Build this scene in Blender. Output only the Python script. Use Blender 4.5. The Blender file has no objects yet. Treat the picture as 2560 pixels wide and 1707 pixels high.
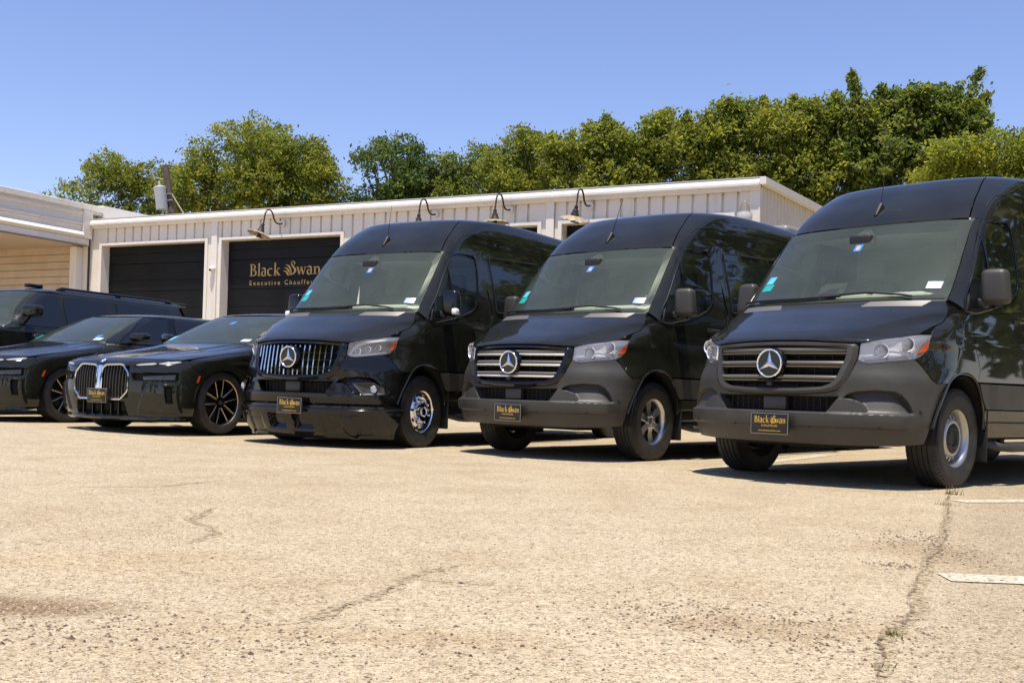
import bpy, bmesh, math, random
import numpy as np
from mathutils import Matrix, Vector
random.seed(7)
rng = np.random.default_rng(7)
R = math.radians
scene = bpy.context.scene
COL = scene.collection

# ------------------------------------------------------------------ camera
F_PX, CAM_H, PITCH, ROLL, CY = 2679.9, 0.6036, 0.00489, 0.03016, 114.5
cam_data = bpy.data.cameras.new('camera')
cam = bpy.data.objects.new('camera', cam_data)
COL.objects.link(cam)
cam_data.sensor_width = 36.0
cam_data.lens = F_PX / 2560 * 36
cam_data.shift_y = CY / 2560
cam_data.clip_start = 0.05
cam_data.clip_end = 4000
_s, _c = math.sin(PITCH), math.cos(PITCH)
_sr, _cr = math.sin(ROLL), math.cos(ROLL)
_zp = Vector((0, -_s, _c)); _xp = Vector((1, 0, 0)); _fw = Vector((0, _c, _s))
_rt = _xp * _cr + _zp * _sr
_up = _xp * -_sr + _zp * _cr
_m = Matrix.Identity(4)
for i in range(3):
    _m[i][0] = _rt[i]; _m[i][1] = _up[i]; _m[i][2] = -_fw[i]
_m[2][3] = CAM_H
cam.matrix_world = _m
scene.camera = cam

# ------------------------------------------------------------------ sky, sun, exposure
SUN_EL = R(75.5)
SUN_AZ = R(190)            # measured from +Y towards +X
world = bpy.data.worlds.new('World')
scene.world = world
world.use_nodes = True
_nt = world.node_tree
_bg = _nt.nodes['Background']
_sky = _nt.nodes.new('ShaderNodeTexSky')
_sky.sky_type = 'NISHITA'
_sky.sun_disc = False
_sky.sun_elevation = SUN_EL
_sky.sun_rotation = SUN_AZ
_sky.air_density = 1.0
_sky.dust_density = 0.25
_sky.ozone_density = 1.4
_tint = _nt.nodes.new('ShaderNodeMix'); _tint.data_type = 'RGBA'; _tint.blend_type = 'MULTIPLY'; _tint.inputs[0].default_value = 1.0
_tint.inputs[7].default_value = (1.0, 0.945, 1.13, 1)           # white balance of the photograph
_nt.links.new(_sky.outputs['Color'], _tint.inputs[6])
_nt.links.new(_tint.outputs[2], _bg.inputs['Color'])
_bg.inputs['Strength'].default_value = 0.12
sun_data = bpy.data.lights.new('sun', 'SUN')
sun_data.energy = 4.6
sun_data.angle = R(0.55)
sun_data.color = (1.0, 0.93, 0.82)
sun = bpy.data.objects.new('sun', sun_data)
COL.objects.link(sun)
_sd = Vector((math.sin(SUN_AZ) * math.cos(SUN_EL), math.cos(SUN_AZ) * math.cos(SUN_EL), math.sin(SUN_EL)))
sun.rotation_euler = _sd.to_track_quat('Z', 'Y').to_euler()
sun.location = (0, 0, 30)
scene.view_settings.view_transform = 'Standard'
scene.view_settings.look = 'None'
scene.view_settings.exposure = 0.45
scene.view_settings.gamma = 1.0
scene.render.engine = 'CYCLES'
scene.cycles.max_bounces = 10
scene.cycles.transparent_max_bounces = 16
scene.cycles.sample_clamp_indirect = 6.0
scene.cycles.caustics_reflective = False
scene.cycles.caustics_refractive = False
scene.cycles.use_denoising = True

# ------------------------------------------------------------------ materials
def mat(name, color, rough=0.5, metal=0.0, coat=0.0, spec=0.5, emit=None, alpha=None):
    m = bpy.data.materials.new(name); m.use_nodes = True
    b = m.node_tree.nodes['Principled BSDF']
    b.inputs['Base Color'].default_value = (*color, 1)
    b.inputs['Roughness'].default_value = rough
    b.inputs['Metallic'].default_value = metal
    b.inputs['Coat Weight'].default_value = coat
    b.inputs['Coat Roughness'].default_value = 0.03
    b.inputs['Specular IOR Level'].default_value = spec
    return m
def N(m, t, **kw):
    n = m.node_tree.nodes.new(t)
    for k, v in kw.items(): setattr(n, k, v)
    return n
def L(m, a, b): m.node_tree.links.new(a, b)
def BS(m): return m.node_tree.nodes['Principled BSDF']
def noise(m, scale, detail=4, rough=0.55, coord='Object', vec=None, dist=0.0):
    n = N(m, 'ShaderNodeTexNoise'); n.inputs['Scale'].default_value = scale
    n.inputs['Detail'].default_value = detail; n.inputs['Roughness'].default_value = rough
    n.inputs['Distortion'].default_value = dist
    if vec is None:
        tc = N(m, 'ShaderNodeTexCoord'); vec = tc.outputs[coord]
    L(m, vec, n.inputs['Vector'])
    return n
def ramp(m, src, stops, interp='LINEAR'):
    r = N(m, 'ShaderNodeValToRGB'); cr = r.color_ramp; cr.interpolation = interp
    while len(cr.elements) < len(stops): cr.elements.new(0.5)
    for e, (p, c) in zip(cr.elements, stops):
        e.position = p; e.color = (*c, 1) if len(c) == 3 else c
    L(m, src, r.inputs['Fac'])
    return r
def vary(m, scale, c0, c1, lo=0.35, hi=0.65, detail=5, coord='Object'):
    n = noise(m, scale, detail, coord=coord)
    r = ramp(m, n.outputs['Fac'], [(lo, c0), (hi, c1)])
    L(m, r.outputs['Color'], BS(m).inputs['Base Color'])
    return n
def bump(m, src, strength=0.3, dist=0.01):
    b = N(m, 'ShaderNodeBump'); b.inputs['Strength'].default_value = strength; b.inputs['Distance'].default_value = dist
    L(m, src, b.inputs['Height']); L(m, b.outputs['Normal'], BS(m).inputs['Normal'])
    return b
def mixc(m, fac, a, b, mode='MIX'):
    x = N(m, 'ShaderNodeMix', data_type='RGBA', blend_type=mode)
    if isinstance(fac, (int, float)): x.inputs[0].default_value = fac
    else: L(m, fac, x.inputs[0])
    for s, v in ((6, a), (7, b)):
        if isinstance(v, tuple): x.inputs[s].default_value = (*v, 1)
        else: L(m, v, x.inputs[s])
    return x.outputs[2]

M = {}
def paint(name, col):
    m = mat(name, col, 0.32, 0.0, 1.0, 0.02)
    n = noise(m, 9.0, 6)
    r = ramp(m, n.outputs['Fac'], [(0.3, (0.20, 0.20, 0.20)), (0.75, (0.34, 0.34, 0.34))])
    L(m, r.outputs['Color'], BS(m).inputs['Roughness'])
    n2 = noise(m, 3.0, 7)                                   # a thin film of road dust
    r2 = ramp(m, n2.outputs['Fac'], [(0.35, col), (0.8, (col[0] + .010, col[1] + .009, col[2] + .008))])
    L(m, r2.outputs['Color'], BS(m).inputs['Base Color'])
    rc = ramp(m, n2.outputs['Fac'], [(0.3, (0.015,) * 3), (0.8, (0.05,) * 3)])
    L(m, rc.outputs['Color'], BS(m).inputs['Coat Roughness'])
    return m
M['paint'] = paint('black_paint', (0.0115, 0.0122, 0.0080))
M['gloss'] = mat('gloss_black_plastic', (0.006, 0.006, 0.006), 0.12)
M['plastic'] = mat('grey_plastic', (0.050, 0.048, 0.045), 0.48)
_n = vary(M['plastic'], 4.0, (0.036, 0.033, 0.0275), (0.052, 0.047, 0.039))
_n2 = noise(M['plastic'], 900, 2); bump(M['plastic'], _n2.outputs['Fac'], 0.12, 0.001)
M['slat'] = mat('warm_grey_plastic', (0.13, 0.115, 0.095), 0.38)
M['dark'] = mat('dark_plastic', (0.012, 0.012, 0.012), 0.55)
M['void'] = mat('engine_bay_black', (0.004, 0.004, 0.004), 0.8)
M['chrome'] = mat('chrome', (0.78, 0.78, 0.79), 0.06, 1.0)
M['strip_chrome'] = mat('satin_chrome', (0.80, 0.79, 0.77), 0.28, 0.55)
M['alloy'] = mat('alloy', (0.55, 0.55, 0.55), 0.28, 1.0)
M['steel'] = mat('painted_steel_rim', (0.46, 0.46, 0.45), 0.32, 0.85)
M['rubber'] = mat('tyre_rubber', (0.018, 0.017, 0.016), 0.62)
vary(M['rubber'], 14.0, (0.014, 0.0135, 0.013), (0.040, 0.036, 0.030), 0.4, 0.8)
M['amber'] = mat('amber_reflector', (0.62, 0.075, 0.012), 0.2, 0, 0.6)
M['red'] = mat('red_reflector', (0.55, 0.02, 0.012), 0.2, 0, 0.6)
M['lampback'] = mat('lamp_silver', (0.92, 0.92, 0.93), 0.25, 0.0)
M['white_plastic'] = mat('light_guide_white', (0.75, 0.76, 0.78), 0.2)
M['plate'] = mat('plate_black', (0.010, 0.009, 0.008), 0.35)
M['plate_rim'] = mat('plate_edge', (0.30, 0.28, 0.24), 0.4, 0.5)
M['gold'] = mat('gold_lettering', (0.80, 0.47, 0.05), 0.45)
M['tan_letter'] = mat('tan_lettering', (0.56, 0.37, 0.12), 0.55)
M['blue'] = mat('sticker_blue', (0.06, 0.22, 0.62), 0.35)
M['green'] = mat('sticker_green', (0.02, 0.36, 0.32), 0.35)
M['cyan'] = mat('sticker_cyan', (0.10, 0.50, 0.60), 0.35)
M['paper'] = mat('sticker_white', (0.72, 0.76, 0.80), 0.4)
M['dash'] = mat('dashboard_grey', (0.50, 0.50, 0.44), 0.7)
M['seat'] = mat('seat_leather', (0.17, 0.165, 0.15), 0.5)
M['pale_backing'] = mat('cabin_pale_backing', (0.78, 0.80, 0.70), 0.8)
M['liner'] = mat('headliner_grey', (0.70, 0.70, 0.64), 0.8)
M['silver_trim'] = mat('vent_silver', (0.15, 0.14, 0.13), 0.5, 0.3)
M['bronze'] = mat('bronze_rim', (0.50, 0.40, 0.28), 0.26, 1.0)

def glass(name, tint, opacity, haze_col, haze, rough=0.0, spec_ior=1.5):
    """thin pane: mirror coat by Fresnel, tinted see-through, thin film of dust and haze"""
    m = bpy.data.materials.new(name); m.use_nodes = True
    nt = m.node_tree
    for n in list(nt.nodes):
        if n.type != 'OUTPUT_MATERIAL': nt.nodes.remove(n)
    out = [n for n in nt.nodes if n.type == 'OUTPUT_MATERIAL'][0]
    tr = N(m, 'ShaderNodeBsdfTransparent'); tr.inputs['Color'].default_value = (*tint, 1)
    di = N(m, 'ShaderNodeBsdfDiffuse'); di.inputs['Color'].default_value = (*haze_col, 1)
    gl = N(m, 'ShaderNodeBsdfGlossy'); gl.inputs['Roughness'].default_value = rough
    fr = N(m, 'ShaderNodeFresnel'); fr.inputs['IOR'].default_value = spec_ior
    ns = noise(m, 2.3, 6, coord='Object')
    mp = N(m, 'ShaderNodeMapRange'); mp.inputs['From Min'].default_value = 0.3; mp.inputs['From Max'].default_value = 0.7
    mp.inputs['To Min'].default_value = haze * 0.8; mp.inputs['To Max'].default_value = haze * 1.2
    L(m, ns.outputs['Fac'], mp.inputs['Value'])
    a = N(m, 'ShaderNodeMixShader'); b = N(m, 'ShaderNodeMixShader')
    L(m, mp.outputs['Result'], a.inputs[0]); L(m, tr.outputs[0], a.inputs[1]); L(m, di.outputs[0], a.inputs[2])
    L(m, fr.outputs[0], b.inputs[0]); L(m, a.outputs[0], b.inputs[1]); L(m, gl.outputs[0], b.inputs[2])
    L(m, b.outputs[0], out.inputs['Surface'])
    return m
M['wsglass'] = glass('windshield_glass', (0.90, 0.97, 0.88), 1, (0.40, 0.48, 0.37), 0.105, 0.0, 1.5)
M['lens'] = glass('lamp_lens', (0.95, 0.95, 0.96), 1, (0.85, 0.85, 0.86), 0.14, 0.0, 1.5)  # milky haze added over the lens to brighten the lamps
M['tint'] = mat('privacy_glass', (0.010, 0.013, 0.015), 0.03, 0.0, 0.0, 0.6)
M['doorglass'] = glass('door_glass', (0.55, 0.60, 0.56), 1, (0.10, 0.11, 0.10), 0.04, 0.0, 1.5)

# ------------------------------------------------------------------ mesh helpers
CACHE = {}
def new_mesh(name, verts, faces, mats, midx=None, smooth=True, angle=38):
    me = bpy.data.meshes.new(name)
    verts = np.asarray(verts, dtype=np.float32)
    me.from_pydata(verts.tolist(), [], [tuple(int(i) for i in f) for f in faces])
    for m in (mats if isinstance(mats, (list, tuple)) else [mats]): me.materials.append(m)
    if midx is not None: me.polygons.foreach_set('material_index', np.asarray(midx, dtype=np.int32))
    if smooth:
        me.shade_smooth()
        me.set_sharp_from_angle(angle=R(angle))
    me.update()
    return me
def big_mesh(name, verts, nper, mats, midx=None, smooth=False):
    """fast builder: faces are consecutive runs of nper vertices"""
    verts = np.asarray(verts, dtype=np.float32).reshape(-1, 3)
    me = bpy.data.meshes.new(name)
    nv = len(verts); nf = nv // nper
    me.vertices.add(nv); me.vertices.foreach_set('co', verts.ravel())
    me.loops.add(nv); me.loops.foreach_set('vertex_index', np.arange(nv, dtype=np.int32))
    me.polygons.add(nf); me.polygons.foreach_set('loop_start', np.arange(0, nv, nper, dtype=np.int32))
    for m in (mats if isinstance(mats, (list, tuple)) else [mats]): me.materials.append(m)
    if midx is not None: me.polygons.foreach_set('material_index', np.asarray(midx, dtype=np.int32))
    me.update(calc_edges=True)
    me.validate()
    return me
class G:
    """geometry soup with material slots"""
    def __init__(s): s.v = []; s.f = []; s.m = []
    def add(s, vf, m=0, xf=None):
        v, f = vf
        v = np.asarray(v, float)
        if xf is not None:
            a = np.array(xf); v = v @ a[:3, :3].T + a[:3, 3]
        o = sum(len(x) for x in s.v)
        s.v.append(v)
        s.f += [tuple(i + o for i in q) for q in f]
        s.m += [m] * len(f)
        return s
    def mesh(s, name, mats, smooth=True, angle=38):
        return new_mesh(name, np.concatenate(s.v), s.f, mats, s.m, smooth, angle)
def obj(name, me, parent=None, loc=None, rot=None, label=None, cat=None, group=None, kind=None):
    o = bpy.data.objects.new(name, me); COL.objects.link(o)
    if parent is not None: o.parent = parent
    if loc is not None: o.location = loc
    if rot is not None: o.rotation_euler = rot
    if label: o['label'] = label
    if cat: o['category'] = cat
    if group: o['group'] = group
    if kind: o['kind'] = kind
    return o
def cached(key, fn):
    if key not in CACHE: CACHE[key] = fn()
    return CACHE[key]
def copy_tree(o, parent=None):
    c = o.copy(); COL.objects.link(c); c.parent = parent
    for ch in o.children: copy_tree(ch, c)
    return c
def T(x=0, y=0, z=0): return Matrix.Translation((x, y, z))
def RX(a): return Matrix.Rotation(a, 4, 'X')
def RY(a): return Matrix.Rotation(a, 4, 'Y')
def RZ(a): return Matrix.Rotation(a, 4, 'Z')
def SC(x, y, z): return Matrix.Diagonal((x, y, z, 1))

def box(x0, x1, y0, y1, z0, z1):
    v = [(x, y, z) for x in (x0, x1) for y in (y0, y1) for z in (z0, z1)]
    return v, [(0, 1, 3, 2), (4, 6, 7, 5), (0, 4, 5, 1), (2, 3, 7, 6), (0, 2, 6, 4), (1, 5, 7, 3)]
def rbox(x0, x1, y0, y1, z0, z1, r=0.02, seg=3):
    bm = bmesh.new(); bmesh.ops.create_cube(bm, size=1)
    for v in bm.verts:
        v.co = ((x0 + x1) / 2 + v.co.x * (x1 - x0), (y0 + y1) / 2 + v.co.y * (y1 - y0), (z0 + z1) / 2 + v.co.z * (z1 - z0))
    bmesh.ops.bevel(bm, geom=bm.edges[:], offset=r, segments=seg, affect='EDGES', profile=0.5)
    bm.verts.index_update()
    v = [tuple(q.co) for q in bm.verts]; f = [tuple(q.index for q in p.verts) for p in bm.faces]
    bm.free(); return v, f
def lathe(prof, seg=48, cap0=False, cap1=False):
    """profile of (x, r) turned about the X axis"""
    prof = np.array(prof, float); n = len(prof)
    a = np.linspace(0, 2 * math.pi, seg, endpoint=False)
    v = np.stack([np.repeat(prof[:, 0][:, None], seg, 1), prof[:, 1][:, None] * np.cos(a), prof[:, 1][:, None] * np.sin(a)], -1).reshape(-1, 3)
    f = []
    for i in range(n - 1):
        for j in range(seg):
            k = (j + 1) % seg
            f.append((i * seg + j, (i + 1) * seg + j, (i + 1) * seg + k, i * seg + k))
    if cap0: f.append(tuple(range(seg)))
    if cap1: f.append(tuple((n - 1) * seg + j for j in reversed(range(seg))))
    return v, f
def tube(path, r, seg=8, caps=True):
    path = [Vector(p) for p in path]; n = len(path)
    rr = r if isinstance(r, (list, tuple, np.ndarray)) else [r] * n
    v = []; f = []
    up = Vector((0.13, 0.21, 0.97)).normalized()
    for i, p in enumerate(path):
        t = (path[min(i + 1, n - 1)] - path[max(i - 1, 0)]).normalized()
        a = up.cross(t)
        if a.length < 0.05: a = Vector((1, 0, 0)).cross(t)
        a.normalize(); b = t.cross(a); up = b
        for j in range(seg):
            q = 2 * math.pi * j / seg
            v.append(tuple(p + (a * math.cos(q) + b * math.sin(q)) * rr[i]))
    for i in range(n - 1):
        for j in range(seg):
            k = (j + 1) % seg
            f.append((i * seg + j, i * seg + k, (i + 1) * seg + k, (i + 1) * seg + j))
    if caps:
        f.append(tuple(reversed(range(seg)))); f.append(tuple((n - 1) * seg + j for j in range(seg)))
    return v, f
def grid_vf(P, flip=False):
    r, c = P.shape[:2]; f = []
    for i in range(r - 1):
        for j in range(c - 1):
            q = (i * c + j, i * c + j + 1, (i + 1) * c + j + 1, (i + 1) * c + j)
            f.append(q[::-1] if flip else q)
    return P.reshape(-1, 3), f
def prism(poly, d0, d1, axis='y'):
    """polygon in 2D extruded between d0 and d1; axis y: (x,z) polygon"""
    n = len(poly); v = []
    for d in (d0, d1):
        for a, b in poly:
            v.append((a, d, b) if axis == 'y' else ((d, a, b) if axis == 'x' else (a, b, d)))
    f = [tuple(range(n)), tuple(reversed(range(n, 2 * n)))]
    for i in range(n):
        j = (i + 1) % n
        f.append((i, i + n, j + n, j))
    return v, f
def resamp(pts, n):
    pts = np.asarray(pts, float)
    d = np.concatenate([[0], np.cumsum(np.linalg.norm(np.diff(pts, axis=0), axis=1))])
    q = np.linspace(0, d[-1], n)
    return np.stack([np.interp(q, d, pts[:, k]) for k in range(pts.shape[1])], 1)
def smooth_curve(pts, n=60):
    """Catmull-Rom through the points"""
    p = np.asarray(pts, float); p = np.vstack([2 * p[0] - p[1], p, 2 * p[-1] - p[-2]])
    out = []
    m = len(p) - 3
    for i in range(m):
        t = np.linspace(0, 1, max(3, n // m), endpoint=(i == m - 1))[:, None]
        a, b, c, d = p[i:i + 4]
        out.append(0.5 * (2 * b + (c - a) * t + (2 * a - 5 * b + 4 * c - d) * t ** 2 + (3 * b - a - 3 * c + d) * t ** 3))
    return np.concatenate(out)
def sstep(a, b, x):
    t = np.clip((x - a) / (b - a), 0, 1); return t * t * (3 - 2 * t)

# ------------------------------------------------------------------ vehicle body surface: stacked plan outlines
def pchip(x, y):
    h = np.diff(x); d = np.diff(y) / h; n = len(x); m = np.zeros(n)
    for i in range(1, n - 1):
        if d[i - 1] * d[i] > 0:
            w1 = 2 * h[i] + h[i - 1]; w2 = h[i] + 2 * h[i - 1]
            m[i] = (w1 + w2) / (w1 / d[i - 1] + w2 / d[i])
    m[0] = d[0]; m[-1] = d[-1]
    def f(q):
        q = np.clip(q, x[0], x[-1]); i = np.clip(np.searchsorted(x, q, side='right') - 1, 0, n - 2)
        t = (q - x[i]) / h[i]
        return (2*t**3 - 3*t*t + 1)*y[i] + (t**3 - 2*t*t + t)*h[i]*m[i] + (-2*t**3 + 3*t*t)*y[i+1] + (t**3 - t*t)*h[i]*m[i+1]
    return f
class Body:
    """half plan outline at height w: width W, nose position V0, corner depth D, squareness n"""
    def __init__(s, table, disp=None, tail=None):
        t = np.array(table, float); s.f = [pchip(t[:, 0], t[:, k]) for k in range(1, 5)]
        s.disp = disp; s.tail = tail
    def raw(s, t, w):
        V0, W, D, n = [f(w) for f in s.f]
        a = np.clip(t, 0, 1) * np.pi / 2
        u = W * np.sin(a) ** (2 / n)
        v = V0 + D * (1 - np.clip(np.cos(a), 0, 1) ** (2 / n)) + np.maximum(t - 1, 0)
        if s.tail is not None: u = u * s.tail(v, w)
        return np.stack([u, v, w + 0 * t], -1)
    def tu(s, u, w):
        V0, W, D, n = [f(w) for f in s.f]
        return np.arcsin(np.clip(np.abs(u) / W, 0, 1) ** (n / 2)) / (np.pi / 2)
    def tv(s, v, w):
        V0, W, D, n = [f(w) for f in s.f]
        r = 1 - (v - V0) / D
        return np.where(r > 0, np.arccos(np.clip(r, 0, 1) ** (n / 2)) / (np.pi / 2), 1 + (v - V0 - D))
    def normal(s, t, w):
        e = 2e-3
        a = s.raw(t + e, w) - s.raw(np.maximum(t - e, 0), w); b = s.raw(t, w + e) - s.raw(t, w - e)
        n = np.cross(a, b); ln = np.linalg.norm(n, axis=-1, keepdims=True)
        return n / np.maximum(ln, 1e-9)
    def at(s, t, w, off=0.0):
        P = s.raw(t, w); nn = s.normal(t, w)
        d = off if s.disp is None else off + s.disp(P)
        return P + nn * (np.asarray(d)[..., None] if np.ndim(d) else d)
    def tw(s, spec):
        """list of ('u',u,w) / ('v',v,w) -> array of (t,w)"""
        out = []
        for k, a, w in spec:
            w = float(w)
            t = s.tu(np.array(a, float), np.array(w)) if k == 'u' else s.tv(np.array(a, float), np.array(w))
            out.append((float(t), w))
        return np.array(out)
    def line(s, spec, n, curve=False):
        p = s.tw(spec)
        if curve: p = smooth_curve(p, 80)
        P = s.raw(p[:, 0], p[:, 1])
        q = resamp(p, 400)
        P = s.raw(q[:, 0], q[:, 1])
        d = np.concatenate([[0], np.cumsum(np.linalg.norm(np.diff(P, axis=0), axis=1))])
        k = np.linspace(0, d[-1], n)
        return np.stack([np.interp(k, d, q[:, 0]), np.interp(k, d, q[:, 1])], 1)
    def coons(s, bot, top, left, right, nu, nv, curve=(0, 0, 0, 0)):
        """boundaries: bot/top run left->right, left/right run bottom->top. returns (nv,nu,2) of t,w"""
        B, Tp = s.line(bot, nu, curve[0]), s.line(top, nu, curve[1])
        Lf, Rt = s.line(left, nv, curve[2]), s.line(right, nv, curve[3])
        u = np.linspace(0, 1, nu)[None, :, None]; v = np.linspace(0, 1, nv)[:, None, None]
        P = (1 - v) * B[None] + v * Tp[None] + (1 - u) * Lf[:, None] + u * Rt[:, None]
        P -= (1-u)*(1-v)*B[0] + u*(1-v)*B[-1] + (1-u)*v*Tp[0] + u*v*Tp[-1]
        return P
def panel_vf(P, nrm, depth=0.014, shrink=0.0022, flip=False, rim=True, open_left=False):
    """grid of points -> skin with its rim turned inwards"""
    P = P.copy(); r, c = P.shape[:2]
    if shrink:
        for sl, nb in (((0,), (1,)), ((r-1,), (r-2,))):
            d = P[nb[0]] - P[sl[0]]; ln = np.linalg.norm(d, axis=1, keepdims=True); P[sl[0]] += d / np.maximum(ln, 1e-6) * np.minimum(shrink, ln * .45)
        for sl, nb in (((c-1), (c-2)),) + (() if open_left else ((0, 1),)):
            d = P[:, nb] - P[:, sl]; ln = np.linalg.norm(d, axis=1, keepdims=True); P[:, sl] += d / np.maximum(ln, 1e-6) * np.minimum(shrink, ln * .45)
    v, f = grid_vf(P, flip)
    if not rim: return v, f
    v = list(v); Nn = nrm.reshape(-1, 3)
    loop = [j for j in range(c)] + [i * c + c - 1 for i in range(1, r)] + [(r - 1) * c + j for j in range(c - 2, -1, -1)] + [i * c for i in range(r - 2, 0, -1)]
    base = len(v)
    for k in loop: v.append(v[k] - Nn[k] * depth)
    m = len(loop)
    for i in range(m):
        j = (i + 1) % m
        if open_left and loop[i] % c == 0 and loop[j] % c == 0: continue
        q = (loop[j], loop[i], base + i, base + j)
        f.append(q[::-1] if flip else q)
    return np.array(v), f
def mirror_vf(vf):
    v, f = vf; v = np.array(v, float).copy(); v[:, 0] *= -1
    return v, [q[::-1] for q in f]
def both(vf):
    v, f = vf; v2, f2 = mirror_vf(vf); n = len(v)
    return np.concatenate([v, v2]), list(f) + [tuple(i + n for i in q) for q in f2]
def patch(body, bot, top, left, right, nu, nv, off=0.0, depth=0.014, shrink=0.0022, curve=(0, 0, 0, 0), center=False, rim=True, disp=None):
    tw = body.coons(bot, top, left, right, nu, nv, curve)
    t, w = tw[..., 0], tw[..., 1]
    nn = body.normal(t, w)
    P = body.at(t, w, off)
    if disp is not None: P = P + nn * disp(P)[..., None]
    vf = panel_vf(P, nn, depth, shrink, False, rim, open_left=center)
    return both(vf) if center else vf
def weld(me, d=1e-4):
    bm = bmesh.new(); bm.from_mesh(me); bmesh.ops.remove_doubles(bm, verts=bm.verts, dist=d); bm.to_mesh(me); bm.free()
    me.shade_smooth(); me.set_sharp_from_angle(angle=R(38)); me.update(); return me
# ------------------------------------------------------------------ lettering
def band(path, wid):
    """flat ribbon along a 2D path with per-point width"""
    p = np.asarray(path, float); n = len(p)
    w = np.full(n, wid) if np.ndim(wid) == 0 else np.interp(np.linspace(0, 1, n), np.linspace(0, 1, len(wid)), wid)
    t = np.gradient(p, axis=0); t /= np.maximum(np.linalg.norm(t, axis=1, keepdims=True), 1e-9)
    nn = np.stack([-t[:, 1], t[:, 0]], 1) * w[:, None] / 2
    v = np.concatenate([p - nn, p + nn])
    return v, [(i, i + 1, n + i + 1, n + i) for i in range(n - 1)]
def arc(cx, cy, rx, ry, a0, a1, n=18):
    a = np.radians(np.linspace(a0, a1, n)); return np.stack([cx + rx * np.cos(a), cy + ry * np.sin(a)], 1)
def rect(x0, x1, y0, y1): return np.array([(x0, y0), (x1, y0), (x1, y1), (x0, y1)], float), [(0, 1, 2, 3)]
def glyph(ch):
    """serif letter shapes, cap height 1; returns pieces, advance"""
    if ch == 'B':
        return [rect(.10, .23, 0, 1), rect(0, .33, 0, .045), rect(0, .33, .955, 1),
                band(arc(.27, .76, .22, .215, 90, -90), [.05, .13, .05]), band(arc(.30, .27, .28, .245, 90, -90), [.05, .15, .05])], .70
    if ch == 'l':
        return [rect(.08, .20, 0, 1.08), rect(0, .28, 0, .04), (np.array([(.0, 1.02), (.08, .99), (.20, 1.08), (.16, 1.10)]), [(0, 1, 2, 3)])], .32
    if ch == 'a':
        return [band(np.concatenate([arc(.20, .50, .16, .15, 160, 20), [(.36, .42), (.36, .0)]]), [.05, .06, .12, .12, .12]), rect(.34, .48, 0, .04),
                band(arc(.22, .19, .17, .19, 70, 330), [.04, .13, .05])], .52
    if ch == 'c':
        return [band(arc(.28, .31, .22, .30, 45, 310), [.09, .06, .14, .12, .04])], .54
    if ch == 'k':
        return [rect(.08, .20, 0, 1.08), rect(0, .28, 0, .04), band([(.18, .26), (.46, .60)], .055), band([(.26, .36), (.52, .02)], .13), rect(.34, .58, .585, .625), rect(.42, .64, 0, .04)], .66
    if ch == 'w':
        return [band([(.10, .62), (.27, .0)], .11), band([(.27, .0), (.42, .60)], .05), band([(.42, .60), (.59, .0)], .11), band([(.59, .0), (.76, .62)], .05),
                rect(0, .22, .585, .625), rect(.32, .52, .585, .625), rect(.64, .86, .585, .625)], .86
    if ch == 'n':
        return [rect(.08, .20, 0, .62), rect(0, .29, 0, .04), rect(0, .14, .58, .62), band(np.concatenate([arc(.31, .42, .17, .17, 160, 0), [(.48, .0)]]), [.04, .06, .12, .12]), rect(.36, .57, 0, .04)], .60
    if ch == 'S':  # the letter is a swan: curled neck, body, three feathers
        neck = smooth_curve([(.74, .80), (.80, .98), (.70, 1.10), (.58, 1.02), (.60, .84), (.74, .62), (.84, .38), (.72, .13), (.46, .03)], 60)
        out = [band(neck, [.03, .07, .06, .06, .08, .12, .14, .11, .03])]
        for k, (x0, y0) in enumerate(((.16, .86), (.08, .62), (.02, .38))):
            c = smooth_curve([(x0, y0), (x0 + .22, y0 - .10), (x0 + .34, y0 - .34), (.60 - .05 * k, .10 - .02 * k)], 24)
            out.append(band(c, [.02, .11, .11, .03]))
        return out, .92
    return [], .3
def word(txt, gap=0.02):
    v = []; f = []; x = 0; o = 0
    for ch in txt:
        pc, adv = glyph(ch)
        for pv, pf in pc:
            q = np.asarray(pv, float).copy(); q[:, 0] += x
            v.append(q); f += [tuple(i + o for i in k) for k in pf]; o += len(q)
        x += adv + gap
    return np.concatenate(v), f, x
def flat(v2, f, scale, x, z, y, zs=None):
    """2D glyph soup -> XZ plane at depth y, facing -Y; small depth steps keep overlapping strokes apart"""
    v = np.zeros((len(v2), 3)); v[:, 0] = x + v2[:, 0] * scale; v[:, 2] = z + v2[:, 1] * (zs or scale); v[:, 1] = y
    return v, f
def font_vf(txt, size, spacing=1.0):
    cu = bpy.data.curves.new('t', 'FONT'); cu.body = txt; cu.size = size; cu.space_character = spacing; cu.resolution_u = 3
    o = bpy.data.objects.new('t', cu); COL.objects.link(o)
    dg = bpy.context.evaluated_depsgraph_get(); dg.update()
    me = bpy.data.meshes.new_from_object(o.evaluated_get(dg))
    v = np.array([tuple(q.co) for q in me.vertices]); f = [tuple(p.vertices) for p in me.polygons]
    bpy.data.objects.remove(o); bpy.data.meshes.remove(me); bpy.data.curves.remove(cu)
    return v[:, :2], f
def orient_front(vf):
    v, f = vf; v = np.asarray(v); out = []
    for q in f:
        a, b, c = v[q[0]], v[q[1]], v[q[2]]
        n = np.cross(b - a, c - a)
        out.append(tuple(q) if n[1] < 0 else tuple(reversed(q)))
    return v, out

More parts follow.
